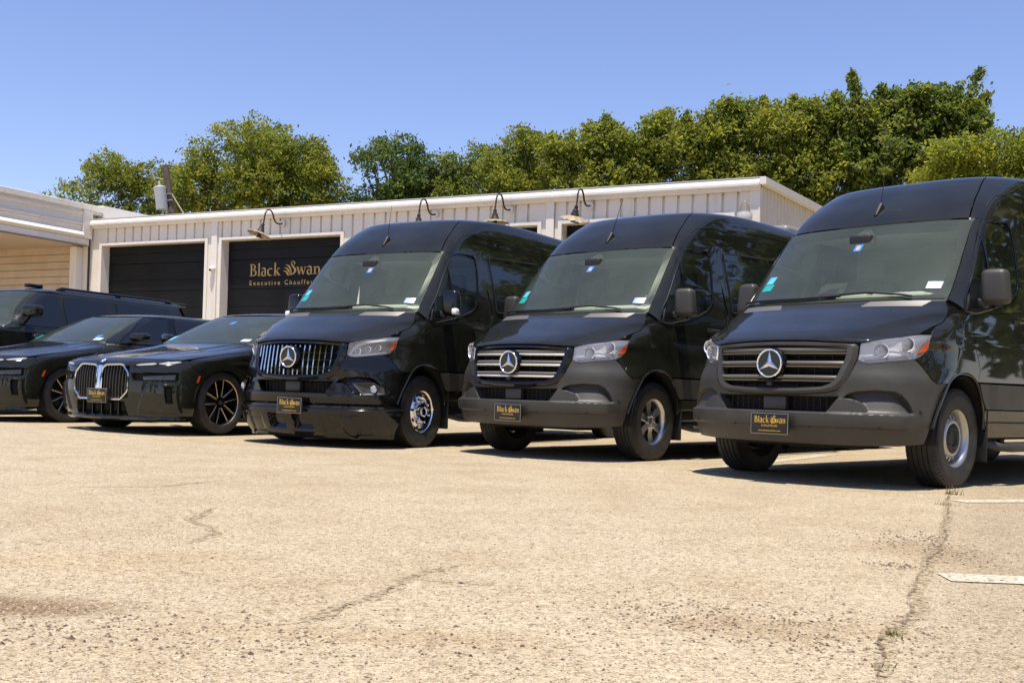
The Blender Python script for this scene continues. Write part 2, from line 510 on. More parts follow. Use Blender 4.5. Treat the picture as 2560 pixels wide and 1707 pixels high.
def plate_meshes():
    g = G(); g.add(rbox(-.1525, .1525, -.003, .003, -.076, .076, .0028, 2), 0)
    for (x0, x1, z0, z1) in ((-.1525, .1525, .0725, .0765), (-.1525, .1525, -.0765, -.0725), (-.153, -.149, -.0725, .0725), (.149, .153, -.0725, .0725)):
        g.add(box(x0, x1, -.0045, -.001, z0, z1), 1)
    for sx in (-.088, .088):
        for z in (.060, -.060): g.add(rbox(sx - .014, sx + .014, -.0052, -.002, z - .004, z + .004, .0018, 2), 2)
    plate = g.mesh('plate', [M['plate'], M['plate_rim'], M['dark']])
    t = G()
    v, f, w = word('Black'); t.add(orient_front(flat(v, f, .044, -.125, .006, -.0042, .050)))
    v, f, w2 = word('S'); t.add(orient_front(flat(v, f, .058, -.125 + .044 * w + .001, .002, -.0043, .052)))
    v, f, w3 = word('wan'); t.add(orient_front(flat(v, f, .042, -.125 + .044 * w + .047, .006, -.0042, .050)))
    v, f = font_vf('CHAUFFEURS', .021, 1.08); t.add(orient_front(flat(v, f, 1, -v[:, 0].max() / 2, -.022, -.0042)))
    v, f = font_vf('www.blackswanlimos.com', .0175, 1.0); t.add(orient_front(flat(v, f, 1, -v[:, 0].max() / 2, -.056, -.0042)))
    return plate, t.mesh('plate_lettering', [M['gold']], smooth=False)

# ------------------------------------------------------------------ wheels (axis +X outwards, centre at origin)
def tyre_vf(Rt, rim_r, wid, grooves=4):
    h = wid / 2; p = [(-h * .72, rim_r), (-h * .98, rim_r + .03), (-h, (Rt + rim_r) / 2), (-h * .96, Rt - .035), (-h * .82, Rt - .008)]
    xs = np.linspace(-h * .80, h * .80, grooves * 2 + 2)
    for k in range(grooves + 1):
        a, b = -h * .78 + k * (1.56 * h) / (grooves + 1), -h * .78 + (k + 1) * (1.56 * h) / (grooves + 1)
        cr = lambda x: Rt - .006 * (x / h) ** 2
        if k: p += [(a + .004, cr(a) - .008), (a + .0045, cr(a))]
        p += [(b - .0045, cr(b))]
        if k < grooves: p += [(b - .004, cr(b) - .008)]
    p += [(h * .82, Rt - .008), (h * .96, Rt - .035), (h * .985, Rt - .05), (h * 1.0, Rt - .055), (h, (Rt + rim_r) / 2 + .01), (h * .985, (Rt + rim_r) / 2), (h * .98, rim_r + .035), (h * .93, rim_r + .02), (h * .90, rim_r + .004), (h * .72, rim_r)]
    return lathe(p, 72)
def tread_blocks(Rt, wid, n=64):
    """shoulder blocks that give the tread its toothed edge"""
    g = []; h = wid / 2
    v = []; f = []
    for i in range(n):
        a = 2 * math.pi * i / n
        for s in (-1, 1):
            o = len(v)
            for x, r in ((s * h * .80, Rt + .001), (s * h * .93, Rt - .020)):
                for da in (-.5, .5):
                    aa = a + da * 2 * math.pi / n * .72 + s * 0.01
                    for dr in (0, -.012):
                        v.append((x, (r + dr) * math.cos(aa), (r + dr) * math.sin(aa)))
            f += [(o, o + 4, o + 6, o + 2), (o, o + 1, o + 5, o + 4), (o + 2, o + 6, o + 7, o + 3), (o, o + 2, o + 3, o + 1), (o + 4, o + 5, o + 7, o + 6)]
    return np.array(v), f
def spoke_vf(r0, r1, w0, w1, x0, x1, th=.02, crown=.006):
    """tapered spoke from radius r0 to r1 along +Z, outer face bevelled"""
    pts = []
    for r, w, x in ((r0, w0, x0), ((r0 + r1) / 2, (w0 + w1) / 2, (x0 + x1) / 2 + crown), (r1, w1, x1)):
        pts.append([(x - th, -w / 2, r), (x - .005, -w / 2, r), (x, -w / 2 + .006, r), (x, w / 2 - .006, r), (x - .005, w / 2, r), (x - th, w / 2, r)])
    P = np.array(pts); v = P.reshape(-1, 3); f = []
    for i in range(2):
        for j in range(6):
            k = (j + 1) % 6
            f.append((i * 6 + j, i * 6 + k, (i + 1) * 6 + k, (i + 1) * 6 + j))
    f += [tuple(reversed(range(6))), tuple(range(12, 18))]
    return v, f
def make_wheel(root, kind, loc, side, yaw=0.0):
    """wheel part of a vehicle with tyre, rim and its pieces as sub-parts"""
    Rt, wid, rr = {'steel': (.372, .245, .212), 'alloy6': (.372, .245, .212), 'dually': (.372, .225, .212), 'bmw': (.362, .255, .262), 'bmw_dark': (.362, .255, .262), 'suv': (.40, .275, .28)}[kind]
    w = obj('wheel', cached(('hub', kind), lambda: G().add(lathe([(-.10, .02), (-.10, .16), (-.06, .165), (-.06, .10), (.0, .095), (.02, .06), (.02, .0)], 32)).mesh('wheel_hub', [M['void']])), root, loc)
    w.rotation_euler = (0, 0, (math.pi if side < 0 else 0) + yaw)
    def tyre():
        g = G(); g.add(tyre_vf(Rt, rr, wid)); g.add(tread_blocks(Rt, wid)); return g.mesh('tyre', [M['rubber']], angle=30)
    obj('tyre', cached(('tyre', kind), tyre), w)
    h = wid / 2
    lip = [(-h * .7, rr + .004), (-h * .5, rr - .012), (h * .40, rr - .020), (h * .72, rr - .014), (h * .80, rr + .006), (h * .84, rr + .008), (h * .86, rr + .002), (h * .80, rr - .010), (h * .55, rr - .022), (h * .30, rr - .028), (-h * .5, rr - .03)]
    if kind == 'steel':
        def disc():
            g = G(); g.add(lathe(lip, 64))
            g.add(lathe([(h * .30, rr - .027), (h * .42, rr - .036), (h * .46, rr - .044)], 64))
            for i in range(18):
                g.add(spoke_vf(.120, rr - .040, .030, .026, h * .62, h * .47, .02, .004), 0, RX(2 * math.pi * i / 18))
            g.add(lathe([(h * .30, .150), (h * .58, .140), (h * .66, .128), (h * .66, .112), (h * .52, .106), (h * .5, .0)], 64))
            return g.mesh('steel_rim', [M['steel']])
        obj('rim', cached(('rim', kind), disc), w)
        def cap():
            g = G(); g.add(lathe([(h * .50, .112), (h * .66, .108), (h * .70, .098), (h * .72, .060), (h * .62, .052), (h * .62, .0)], 48), 0)
            for i in range(6): g.add(rbox(h * .69, h * .725, -.007, .007, .070, .092, .003, 2), 1, RX(2 * math.pi * i / 6))
            return g.mesh('hub_cap', [M['dark'], M['void']])
        obj('hub_cap', cached(('cap', kind), cap), w)
        obj('brake_disc', cached(('brk', 's'), lambda: G().add(lathe([(-.02, .0), (-.02, .15), (-.04, .15), (-.04, .0)], 40)).mesh('brake_disc', [M['void']])), w)
    elif kind == 'alloy6':
        obj('rim', cached(('rim', kind), lambda: G().add(lathe(lip, 64)).mesh('rim', [M['alloy']])), w)
        sp = cached(('spoke', kind), lambda: G().add(spoke_vf(.052, rr - .020, .062, .078, h * .62, h * .60, .035, -.012)).mesh('spoke', [M['alloy']], angle=25))
        for i in range(6): obj('spoke', sp, w, rot=(2 * math.pi * (i + .12) / 6, 0, 0))
        def hubm():
            g = G(); g.add(lathe([(h * .3, .082), (h * .58, .078), (h * .60, .068), (h * .56, .040), (h * .64, .036), (h * .66, .026), (h * .66, .0)], 40), 0)
            for i in range(6): g.add(lathe([(h * .54, .0105), (h * .68, .0105), (h * .70, .006), (h * .70, 0)], 6), 1, RX(2 * math.pi * (i + .62) / 6) @ T(0, 0, .055))
            return g.mesh('hub_centre', [M['alloy'], M['chrome']])
        obj('hub_centre', cached(('hubc', kind), hubm), w)
        obj('brake_disc', cached(('brk', 'a'), lambda: G().add(lathe([(-.01, .0), (-.01, .155), (-.03, .155), (-.03, .0)], 40)).mesh('brake_disc', [mat('brake_steel', (.16, .15, .14), .4, .8)])), w)
    elif kind == 'dually':
        def disc():
            g = G(); g.add(lathe(lip, 64)); g.add(lathe([(h * .50, rr - .022), (h * .72, rr - .034), (h * .86, .158), (h * .80, .140), (h * .66, .122), (h * .66, .095), (h * 1.0, .090), (h * 1.02, .060), (h * .80, .050)], 72))
            return g.mesh('chrome_rim', [M['chrome']])
        obj('rim', cached(('rim', kind), disc), w)
        hole = cached(('hole', kind), lambda: G().add(lathe([(-.004, .0165), (.0015, .0165), (.0015, 0)], 20), 0, SC(1, .72, 1.45)).mesh('hand_hole', [M['void']]))
        for i in range(10):
            a = 2 * math.pi * (i + .3) / 10
            hh = obj('hand_hole', hole, w); hh.matrix_local = RX(a) @ T(h * .80, 0, .172) @ RY(R(-38)) @ RX(R(90) if i % 2 else 0) @ SC(1, 1, 1)
        nut = cached(('nut', kind), lambda: G().add(lathe([(0, .0135), (.012, .0145), (.014, .011), (.046, .011), (.052, .006), (.052, 0)], 12)).mesh('lug_nut', [M['chrome']]))
        for i in range(6): obj('lug_nut', nut, w, rot=None).matrix_local = RX(2 * math.pi * (i + .2) / 6) @ T(h * .66, 0, .106)
        obj('hub_centre', cached(('hubc', kind), lambda: G().add(lathe([(h * .8, .052), (h * 1.12, .048), (h * 1.16, .040), (h * 1.10, .034), (h * 1.08, 0)], 40)).mesh('hub_centre', [M['chrome']])), w)
        obj('hub_badge', cached(('hubb', kind), lambda: G().add(lathe([(h * 1.09, .031), (h * 1.13, .029), (h * 1.13, 0)], 32)).mesh('hub_badge', [M['gloss']])), w)
    elif kind in ('bmw', 'bmw_dark'):
        face = M['bronze']; side_m = M['gloss']
        obj('rim', cached(('rim', kind), lambda: G().add(lathe(lip[:5], 72), 1).add(lathe([(h * .80, rr + .006), (h * .84, rr + .007), (h * .86, rr + .001), (h * .80, rr - .006)], 72), 0).add(lathe(lip[7:], 72), 1).mesh('rim', [face, side_m])), w)
        def spk():
            g = G()
            for off, tip in (((-.012, -.050), 0), ((.012, .050), 1)) if kind == 'bmw' else (((0, 0), 0),):
                a0, a1 = off
                p0 = np.array([.050, a0, 0]); ang = math.atan2(a1 - a0, .19)
                vv, ff = spoke_vf(.055, rr - .004, .022 if kind == 'bmw' else .026, .024, h * .62, h * .74, .03, .004)
                g.add((vv, ff), 1, T(-.003, a0, 0) @ RX(-ang) @ SC(1, 1.3, 1))
                vv, ff = spoke_vf(.060, rr - .003, .012, .013, h * .62, h * .74, .006, .004)
                g.add((vv, ff), 0, T(.0015, a0 + (.005 if tip else -.005), 0) @ RX(-ang))
            return g.mesh('spoke', [face, side_m])
        me = cached(('spoke', kind), spk)
        n = 5 if kind == 'bmw' else 10
        for i in range(n): obj('spoke', me, w, rot=(2 * math.pi * (i + .1) / n, 0, 0))
        obj('hub_centre', cached(('hubc', 'bmw'), lambda: G().add(lathe([(h * .2, .075), (h * .62, .066), (h * .66, .034), (h * .70, .032), (h * .70, 0)], 40)).mesh('hub_centre', [M['gloss']])), w)
        obj('hub_badge', cached(('hubb', 'bmw'), lambda: G().add(lathe([(h * .70, .026), (h * .725, .025), (h * .725, 0)], 28)).mesh('hub_badge', [M['alloy']])), w)
        obj('brake_disc', cached(('brk', 'b'), lambda: G().add(lathe([(-.01, .0), (-.01, .175), (-.03, .175), (-.03, .0)], 40)).mesh('brake_disc', [mat('brake_steel_dark', (.07, .065, .06), .45, .8)])), w)
    else:
        obj('rim', cached(('rim', kind), lambda: G().add(lathe(lip, 48)).mesh('rim', [M['alloy']])), w)
        sp = cached(('spoke', kind), lambda: G().add(spoke_vf(.05, rr - .02, .05, .06, h * .6, h * .62, .03)).mesh('spoke', [M['alloy']]))
        for i in range(7): obj('spoke', sp, w, rot=(2 * math.pi * i / 7, 0, 0))
    return w

# ------------------------------------------------------------------ the tall vans
VAN_T = [(.20,.20,.88,.50,2.2),(.24,.135,.915,.50,2.2),(.30,.06,.965,.53,2.2),(.40,.015,.99,.55,2.2),(.50,.00,1.0,.55,2.2),(.60,.00,1.0,.58,2.2),(.75,.005,1.005,.68,2.2),(.90,.02,1.005,.84,2.2),
 (1.0,.04,1.005,.86,2.25),(1.06,.075,1.005,.82,2.4),(1.12,.17,1.004,.76,2.5),(1.20,.34,1.00,.62,2.5),(1.28,.51,.995,.55,2.5),(1.35,.66,.99,.51,2.5),
 (1.41,.755,.982,.50,2.5),(1.60,.935,.955,.44,2.5),(1.85,1.17,.905,.34,2.5),(2.09,1.40,.855,.27,2.5),(2.235,1.545,.838,.30,2.6),(2.353,1.695,.830,.38,2.8),(2.451,1.835,.820,.5,3.0),(2.518,1.975,.808,.6,3.2),(2.565,2.315,.790,.7,3.3),(2.596,2.83,.757,.8,3.3),(2.614,3.277,.69,.9,3.2),(2.6236,3.609,.50,1.0,2.6),(2.6275,3.88,.05,.9,2.2)]
def van_disp(P):
    u, v, w = np.abs(P[..., 0]), P[..., 1], P[..., 2]
    uc = .537 + .68 * (v - .226)                            # crease that runs up the bonnet
    ue = .89 + .10 * sstep(.48, .75, v)
    k = np.clip((u - uc) / np.maximum(ue - uc, .05), 0, 1)
    m = sstep(1.05, 1.10, w) * (1 - sstep(1.26, 1.36, w)) * (v < 1.0)
    return -.020 * np.sin(np.pi * k) * m
VAN = Body(VAN_T, van_disp)
def su(body, u, w, off=0.0):
    """points on the front of the body for signed u"""
    u = np.asarray(u, float); w = np.asarray(w, float) + 0 * u
    t = body.tu(u, w); P = body.at(t, w, off); P[..., 0] = np.where(u < 0, -P[..., 0], P[..., 0])
    return P
def sv(body, v, w, off=0.0, side=1):
    v = np.asarray(v, float); w = np.asarray(w, float) + 0 * v
    P = body.at(body.tv(v, w), w, off); P[..., 0] *= side
    return P
def strip(body, loops, offs, closed=False, kind='u', side=1):
    """skin between polylines of (u,w) or (v,w) pairs, each at its own offset"""
    n = max(len(l) for l in loops); n = max(n, 40)
    rows = []
    for l, o in zip(loops, offs):
        q = resamp(l, n)
        rows.append(su(body, q[:, 0], q[:, 1], o) if kind == 'u' else sv(body, q[:, 0], q[:, 1], o, side))
    return grid_vf(np.array(rows))
def sidepatch(body, pts_bot, pts_top, nu=24, nv=16, **kw):
    b = [('v', *p) for p in pts_bot]; t = [('v', *p) for p in pts_top]
    return patch(body, b, t, [b[0], t[0]], [b[-1], t[-1]], nu, nv, **kw)

ARCH = [(.716,.767),(.76,.80),(.809,.822),(.87,.84),(.948,.848),(1.03,.846),(1.094,.833),(1.15,.81),(1.20,.775)]
def intake_mask(u, w, w0=.542, w1=.648): 
    ui = .418 + (w - .536) * .75
    return sstep(-.006, .006, ui - np.abs(u)) * sstep(w0 - .005, w0 + .005, w) * (1 - sstep(w1 - .006, w1 + .006, w))
def bumper_disp(P):
    u, w = np.abs(P[..., 0]), P[..., 2]
    d = .024 * sstep(.420, .438, w) * (1 - sstep(.528, .545, w)) * (1 - sstep(.90, .975, u))
    d = d - .021 * (1 - sstep(.66, .82, w))
    wt = np.interp(u, [.46, .56, .623, .74, .836, .88, .911, .93, .944], [.56, .672, .693, .706, .701, .675, .634, .585, .545])
    msk = sstep(0, .010, wt - w) * sstep(.543, .556, w) * sstep(.46, .52, u) * (1 - sstep(.935, .95, u))
    e = ((u - .555) / .140) ** 2 + ((w - .536) / .108) ** 2
    msk = msk * sstep(.95, 1.10, e)
    d = d - .050 * msk * np.clip((w - .535) / np.maximum(wt - .535, .02), 0, 1) ** .8
    e = ((u - .555) / .140) ** 2 + ((w - .536) / .108) ** 2
    d = d + .004 * (1 - sstep(.93, 1.02, e)) * sstep(.536, .545, w)
    d = d - .11 * intake_mask(u, w)
    return d
def bumper_mesh(m_skin, lip=False):
    bot = [('u', 0, .288), ('u', .3, .288), ('u', .613, .29), ('u', .85, .30), ('v', .478, .325)]
    top = [('u', 0, .655), ('u', .2, .658), ('u', .42, .676), ('u', .496, .70), ('u', .561, .782), ('u', .602, .92), ('u', .662, .887), ('u', .888, .929), ('u', .937, .849), ('u', .972, .790), ('v', .56, .768), ('v', .60, .765), ('v', .716, .767)]
    right = [('v', .478, .325), ('v', .509, .469), ('v', .60, .62), ('v', .664, .697), ('v', .716, .767)]
    tw = VAN.coons(bot, top, [bot[0], top[0]], right, 150, 92)
    t, w = tw[..., 0], tw[..., 1]
    nn = VAN.normal(t, w); P0 = VAN.raw(t, w)
    P = P0 + nn * bumper_disp(P0)[..., None]
    v, f = panel_vf(P, nn, .02, .0015, False, True, True)
    c = P.shape[1]; cen = intake_mask(P0[..., 0], P0[..., 2])
    g = G(); vv, ff = both((v, f)); g.add((vv, ff))
    fl = cen.reshape(-1); nq = (P.shape[0] - 1) * (c - 1)
    mi = []
    n = len(v)
    for q in ff:
        ids = [i % n for i in q]
        mi.append(1 if all(i < fl.size and fl[i] > .5 for i in ids) else 0)
    g.m = mi
    return weld(g.mesh('bumper', [m_skin, M['void']], angle=40))
def intake_grid():
    """mesh bars and bracket inside the lower opening"""
    g = G()
    for w in (.565, .59, .615, .635):
        q = np.linspace(-.42, .42, 40); P = su(VAN, q, np.full(40, w), -.085); g.add(tube(P, .0025, 4))
    for u in np.linspace(-.40, .40, 17): g.add(box(u - .002, u + .002, .09 + .12 * u * u, .096 + .12 * u * u, .545, .645))
    g.add(rbox(-.09, .10, .05, .10, .545, .645, .01, 2), 1)
    return g.mesh('intake_grid', [M['dark'], M['plastic']])
FR_OUT = [(0,1.056),(.25,1.052),(.5,1.037),(.59,1.034),(.600,1.02),(.598,.925),(.558,.782),(.525,.73),(.493,.702),(.42,.680),(.2,.662),(0,.658)]
FR_IN = [(0,1.022),(.25,1.018),(.48,1.008),(.528,1.0),(.534,.985),(.525,.923),(.490,.80),(.470,.762),(.445,.740),(.385,.718),(.2,.706),(0,.703)]
def grille_frame(mskin):
    mid = [((a[0] + b[0]) / 2, (a[1] + b[1]) / 2) for a, b in zip(FR_OUT, FR_IN)]
    st = strip(VAN, [resamp(FR_OUT, 90)[::-1], resamp(mid, 90)[::-1], resamp(FR_IN, 90)[::-1], resamp(FR_IN, 90)[::-1]], [-.012, .010, .004, -.06])
    v, f = both(st)
    return weld(G().add((v, f)).mesh('grille_frame', [mskin]))
def slat_end(w): return float(np.interp(w, [.70, .74, .80, .923, 1.0], [.385, .448, .488, .523, .530]))
def hbar(w0, w1, off, depth, u0=0.0):
    e0, e1 = slat_end(w0) + .005, slat_end(w1) + .005
    n = 30
    rows = []
    for w, e, o in ((w0, e0, off - depth), (w0, e0, off - .006), ((w0 + w1) / 2, (e0 + e1) / 2, off), (w1, e1, off - .006), (w1, e1, off - depth)):
        u = np.linspace(-e, e, 2 * n); rows.append(su(VAN, u, np.full(2 * n, w), o))
    return grid_vf(np.array(rows))
def star_meshes():
    ring = G().add(lathe([(-.006, .093), (-.011, .097), (-.011, .103), (-.006, .107), (0, .107), (0, .093)], 64), 0, RZ(R(90)))
    disc = G().add(lathe([(-.004, .0), (-.004, .094), (.03, .112), (.06, .115)], 64), 0, RZ(R(90)))
    st = G()
    for k in range(3):
        a = RY(2 * math.pi * k / 3)
        v = [(0, -.0075, .095), (-.0195, -.006, .0113), (0, -.022, .0), (.0195, -.006, .0113), (0, -.006, -.001)]
        v = [(0, -.007, .0955), (-.0195, -.0065, .0113), (0, -.021, 0), (.0195, -.0065, .0113)]
        st.add((v, [(0, 1, 2), (0, 2, 3)]), 0, a)
    return ring.mesh('emblem_ring', [M['chrome']]), disc.mesh('emblem_disc', [M['gloss']]), st.mesh('emblem_star', [M['chrome']], angle=5)
HL_B = [('u', .602, .918), ('u', .625, .90), ('u', .662, .889), ('u', .78, .908), ('u', .888, .931)]
HL_R = [('u', .888, .931), ('u', .912, .952), ('u', .936, 1.005), ('u', .944, 1.06), ('u', .944, 1.110)]
HL_T = [('u', .609, 1.032), ('u', .765, 1.081), ('u', .86, 1.103), ('u', .944, 1.110)]
HL_L = [('u', .602, .918), ('u', .606, .975), ('u', .609, 1.032)]
def hl_patch(off, rim=True, depth=.02, nu=26, nv=12, shrink=.003):
    return patch(VAN, HL_B, HL_T, HL_L, HL_R, nu, nv, off=off, rim=rim, depth=depth, shrink=shrink)
def flip_vf(vf): return vf[0], [tuple(reversed(q)) for q in vf[1]]
def bowl(r, d, seg=28):
    a = np.linspace(0, 1, 8)
    return lathe([(-d * (1 - q ** 2), max(r * q, .002)) for q in a], seg)
def headlight_parts(root, led):
    for s in (1, -1):
        mir = (lambda x: x) if s > 0 else mirror_vf
        def housing():
            g = G(); v, f = hl_patch(-.034, rim=False); g.add(mir((v, f)), 0)
            # walls from the back to the rim
            tw = VAN.coons(HL_B, HL_T, HL_L, HL_R, 26, 12); t, w = tw[..., 0], tw[..., 1]
            A = VAN.at(t, w, -.034); B = VAN.at(t, w, -.002)
            idx = [(0, j) for j in range(26)] + [(i, 25) for i in range(1, 12)] + [(11, j) for j in range(24, -1, -1)] + [(i, 0) for i in range(10, -1, -1)]
            W = np.array([[A[i] for i in idx], [B[i] for i in idx]]); g.add(mir(grid_vf(W)), 0)
            return g.mesh('headlight_housing', [M['lampback'] if not led else M['gloss']])
        h = obj('headlight', cached(('hlh', led, s), housing), root)
        def guide():
            g = G()
            if led:
                rows = [resamp([(.612, .905), (.630, .955), (.665, 1.015), (.765, 1.060), (.86, 1.085), (.935, 1.097)], 40), resamp([(.634, .915), (.652, .95), (.685, .995), (.775, 1.035), (.86, 1.060), (.925, 1.072)], 40)]
                g.add(mir(flip_vf(strip(VAN, rows, [-.008, -.012]))), 0)
                rows = [resamp([(.612, .905), (.70, .905), (.80, .92), (.89, .945)], 30), resamp([(.634, .925), (.70, .925), (.80, .94), (.885, .962)], 30)]
                g.add(mir(strip(VAN, rows, [-.010, -.012])), 0)
            else:
                rows = [resamp([(.615, .925), (.70, .935), (.78, .975), (.83, .965), (.89, .955), (.935, 1.06)], 50), resamp([(.620, .945), (.70, .950), (.78, .990), (.83, .980), (.88, .978), (.925, 1.065)], 50)]
                g.add(mir(strip(VAN, rows, [-.018, -.020])), 0)
                rows = [resamp([(.64, .895), (.78, .912), (.87, .935)], 30), resamp([(.64, .918), (.78, .935), (.85, .955)], 30)]
                g.add(mir(strip(VAN, rows, [-.010, -.014])), 1)
            return g.mesh('light_guide', [M['white_plastic'] if led else M['lampback'], M['slat']])
        obj('light_guide', cached(('hlg', led, s), guide), h)
        bowls = ((.735, .985, .048), (.862, 1.028, .046)) if not led else ((.70, .955, .026), (.775, .975, .026), (.845, .995, .026))
        for u, w, r in bowls:
            P = su(VAN, np.array([u * s]), np.array([w]), -.030)[0]
            me = cached(('bowl', led), lambda: G().add(bowl(r, .05), 0).add(lathe([(-.035, .012), (-.012, .012), (-.004, .006), (-.004, 0)], 16), 1).add(lathe([(.0, r), (.004, r + .005), (-.01, r + .005)], 28), 1).mesh('reflector_bowl', [M['chrome'], M['lampback']]))
            o = obj('reflector_bowl', me, h); o.matrix_local = T(*P) @ RZ(R(-90 + s * 14)) @ T(.028, 0, 0)
        def amb():
            if led: return G().add(mir(patch(VAN, [('u', .898, .962), ('u', .916, .972)], [('u', .926, 1.055), ('u', .943, 1.06)], [('u', .898, .962), ('u', .926, 1.055)], [('u', .916, .972), ('u', .943, 1.06)], 6, 8, off=.0035))).mesh('side_reflector', [M['amber']])
            return G().add(mir(patch(VAN, [('u', .894, .968), ('u', .926, .988)], [('u', .926, 1.050), ('u', .9435, 1.056)], [('u', .894, .968), ('u', .926, 1.050)], [('u', .926, .988), ('u', .9435, 1.056)], 6, 8, off=.0035))).mesh('side_reflector', [M['amber']])
        obj('side_reflector', cached(('hla', led, s), amb), h)
        obj('lens', cached(('hll', s), lambda: G().add(mir(hl_patch(.001, depth=.012))).mesh('lens', [M['lens']])), h)

def build_van(name, loc, yaw, style, label, zs=1.0, length=5.95):
    """style: 'steel' | 'chrome_strip' | 'vertical' """
    root = bpy.data.objects.new(name, None); COL.objects.link(root)
    root.location = (loc[0], loc[1], loc[2]); root.rotation_euler = (0, 0, yaw); root.scale = (1, 1, zs)
    root['label'] = label; root['category'] = 'van'; root['group'] = 'black vans parked side by side'
    P = lambda n, key, fn, par=None, lab=None: obj(n, cached(('van',) + (key if isinstance(key, tuple) else (key,)), fn), par or root, label=lab)
    pm = M['paint']; Lr = length
    black = style == 'vertical'
    # -- front sheet metal
    hb = [('u', 0, 1.060), ('u', .25, 1.056), ('u', .5, 1.041), ('u', .609, 1.036), ('u', .765, 1.085), ('u', .89, 1.114)]
    ht = [('u', 0, 1.362), ('u', .45, 1.368), ('u', .868, 1.385)]
    hr = [('u', .89, 1.114), ('v', .615, 1.178), ('v', .734, 1.225), ('v', .816, 1.282), ('u', .868, 1.385)]
    hood = P('hood', 'hood', lambda: weld(G().add(patch(VAN, hb, ht, [hb[0], ht[0]], hr, 60, 50, center=True, depth=.02)).mesh('hood', [pm], angle=12)))
    def cowl():
        b = [('u', 0, 1.366), ('u', .45, 1.372), ('u', .866, 1.389)]; t = [('u', 0, 1.425), ('u', .45, 1.425), ('u', .872, 1.415)]
        return weld(G().add(patch(VAN, b, t, [b[0], t[0]], [b[-1], t[-1]], 40, 6, off=-.012, center=True)).mesh('cowl', [M['dark']]))
    P('cowl', 'cowl', cowl)
    for s in (1, -1):
        mir = (lambda x: x) if s > 0 else mirror_vf
        def fender():
            bot = [('v', a, b) for a, b in ARCH]
            top = [('u', .945, 1.113), ('v', .63, 1.176), ('v', .742, 1.223), ('v', .824, 1.280), ('v', .95, 1.292), ('v', 1.06, 1.285), ('v', 1.15, 1.275)]
            left = [('v', .716, .767), ('v', .60, .765), ('v', .56, .768), ('u', .974, .790), ('u', .939, .849), ('u', .892, .929), ('u', .914, .950), ('u', .939, 1.005), ('u', .945, 1.113)]
            right = [('v', 1.20, .775), ('v', 1.17, 1.0), ('v', 1.15, 1.275)]
            return G().add(mir(patch(VAN, bot, top, left, right, 40, 40, depth=.03))).mesh('fender', [pm])
        P('fender', ('fender', s), fender)
        P('wheel_arch_lip', ('archlip', s), lambda: G().add(mir(tube(sv(VAN, np.array([.50, .56, .66] + [a for a, b in ARCH] + [1.24, 1.29, 1.325, 1.34]), np.array([.44, .56, .695] + [b for a, b in ARCH] + [.73, .65, .56, .44]), -.004), .011, 8))).mesh('wheel_arch_lip', [M['dark'] if not black else pm]))
        def liner():
            g = G(); a = np.radians(np.linspace(-8, 190, 40)); n = len(a)
            rows = np.array([[(u, 1.0 - .40 * math.cos(q), .385 + .445 * math.sin(q)) for q in a] for u in (.985, .62)])
            g.add(mir(grid_vf(rows))); g.add(mir(box(.60, .63, .55, 1.50, .36, .86))); return g.mesh('wheel_well', [M['void']])
        P('wheel_well', ('liner', s), liner)
        # A pillar, doors
        def pillar():
            b = [('u', .870, 1.394), ('v', .965, 1.296)]; b = [('u', .871, 1.40), ('v', 1.005, 1.345)]
            left = [('u', .871, 1.40), ('u', .861, 1.55), ('u', .834, 1.80), ('u', .803, 2.05), ('u', .799, 2.085)]
            right = [('v', .985, 1.325), ('v', 1.16, 1.53), ('v', 1.36, 1.82), ('v', 1.545, 2.055), ('v', 1.60, 2.095)]
            return G().add(mir(patch(VAN, [left[0], right[0]], [left[-1], right[-1]], left, right, 8, 30, depth=.03))).mesh('a_pillar', [pm])
        P('a_pillar', ('apil', s), pillar)
        def dlow():
            b = [('v', 1.205, .79), ('v', 2.24, .80)]; t = [('v', .985, 1.318), ('v', 1.155, 1.30), ('v', 1.5, 1.38), ('v', 1.75, 1.44), ('v', 1.93, 1.515), ('v', 2.05, 1.62), ('v', 2.245, 1.63)]
            left = [('v', 1.205, .79), ('v', 1.172, 1.0), ('v', 1.155, 1.274), ('v', 1.05, 1.30), ('v', .985, 1.318)]
            b2 = [('v', 1.205, .79), ('v', 2.24, .80)]
            t2 = [('v', 1.155, 1.279), ('v', 2.245, 1.40)]
            return G().add(mir(patch(VAN, b2, t2, [b2[0], ('v', 1.175, 1.0), t2[0]], [b2[1], t2[1]], 34, 24, depth=.02, shrink=.003))).mesh('front_door', [pm])
        door = P('front_door', ('door', s), dlow)
        WB = [(.985, 1.312), (1.155, 1.305), (1.5, 1.37), (1.70, 1.425), (1.86, 1.475), (1.965, 1.535)]
        WT = [(1.565, 2.025), (1.60, 2.055), (1.72, 2.085), (1.90, 2.098), (2.03, 2.098), (2.075, 2.06)]
        WL = [WB[0], (1.175, 1.53), (1.375, 1.80), WT[0]]; WR = [WB[-1], (2.015, 1.60), (2.085, 1.95), WT[-1]]
        def dup_():
            ob = [(.965, 1.296), (1.155, 1.283), (1.5, 1.325), (2.245, 1.403)]; ot = [(1.56, 2.062), (1.60, 2.098), (1.725, 2.118), (2.23, 2.165)]
            ol = [ob[0], (1.158, 1.535), (1.357, 1.815), ot[0]]; orr = [ob[-1], ot[-1]]
            g = G()
            for a, b in ((ob, WB), (WT, ot), (ol, WL), (WR, orr)):
                A = resamp(a, 50); B_ = resamp(b, 50); vf = strip(VAN, [A, B_], [0, 0], kind='v')
                g.add(mir(vf if a in (ob, WT) else flip_vf(vf)))
            return g.mesh('window_frame', [pm])
        P('window_frame', ('wframe', s), dup_, door)
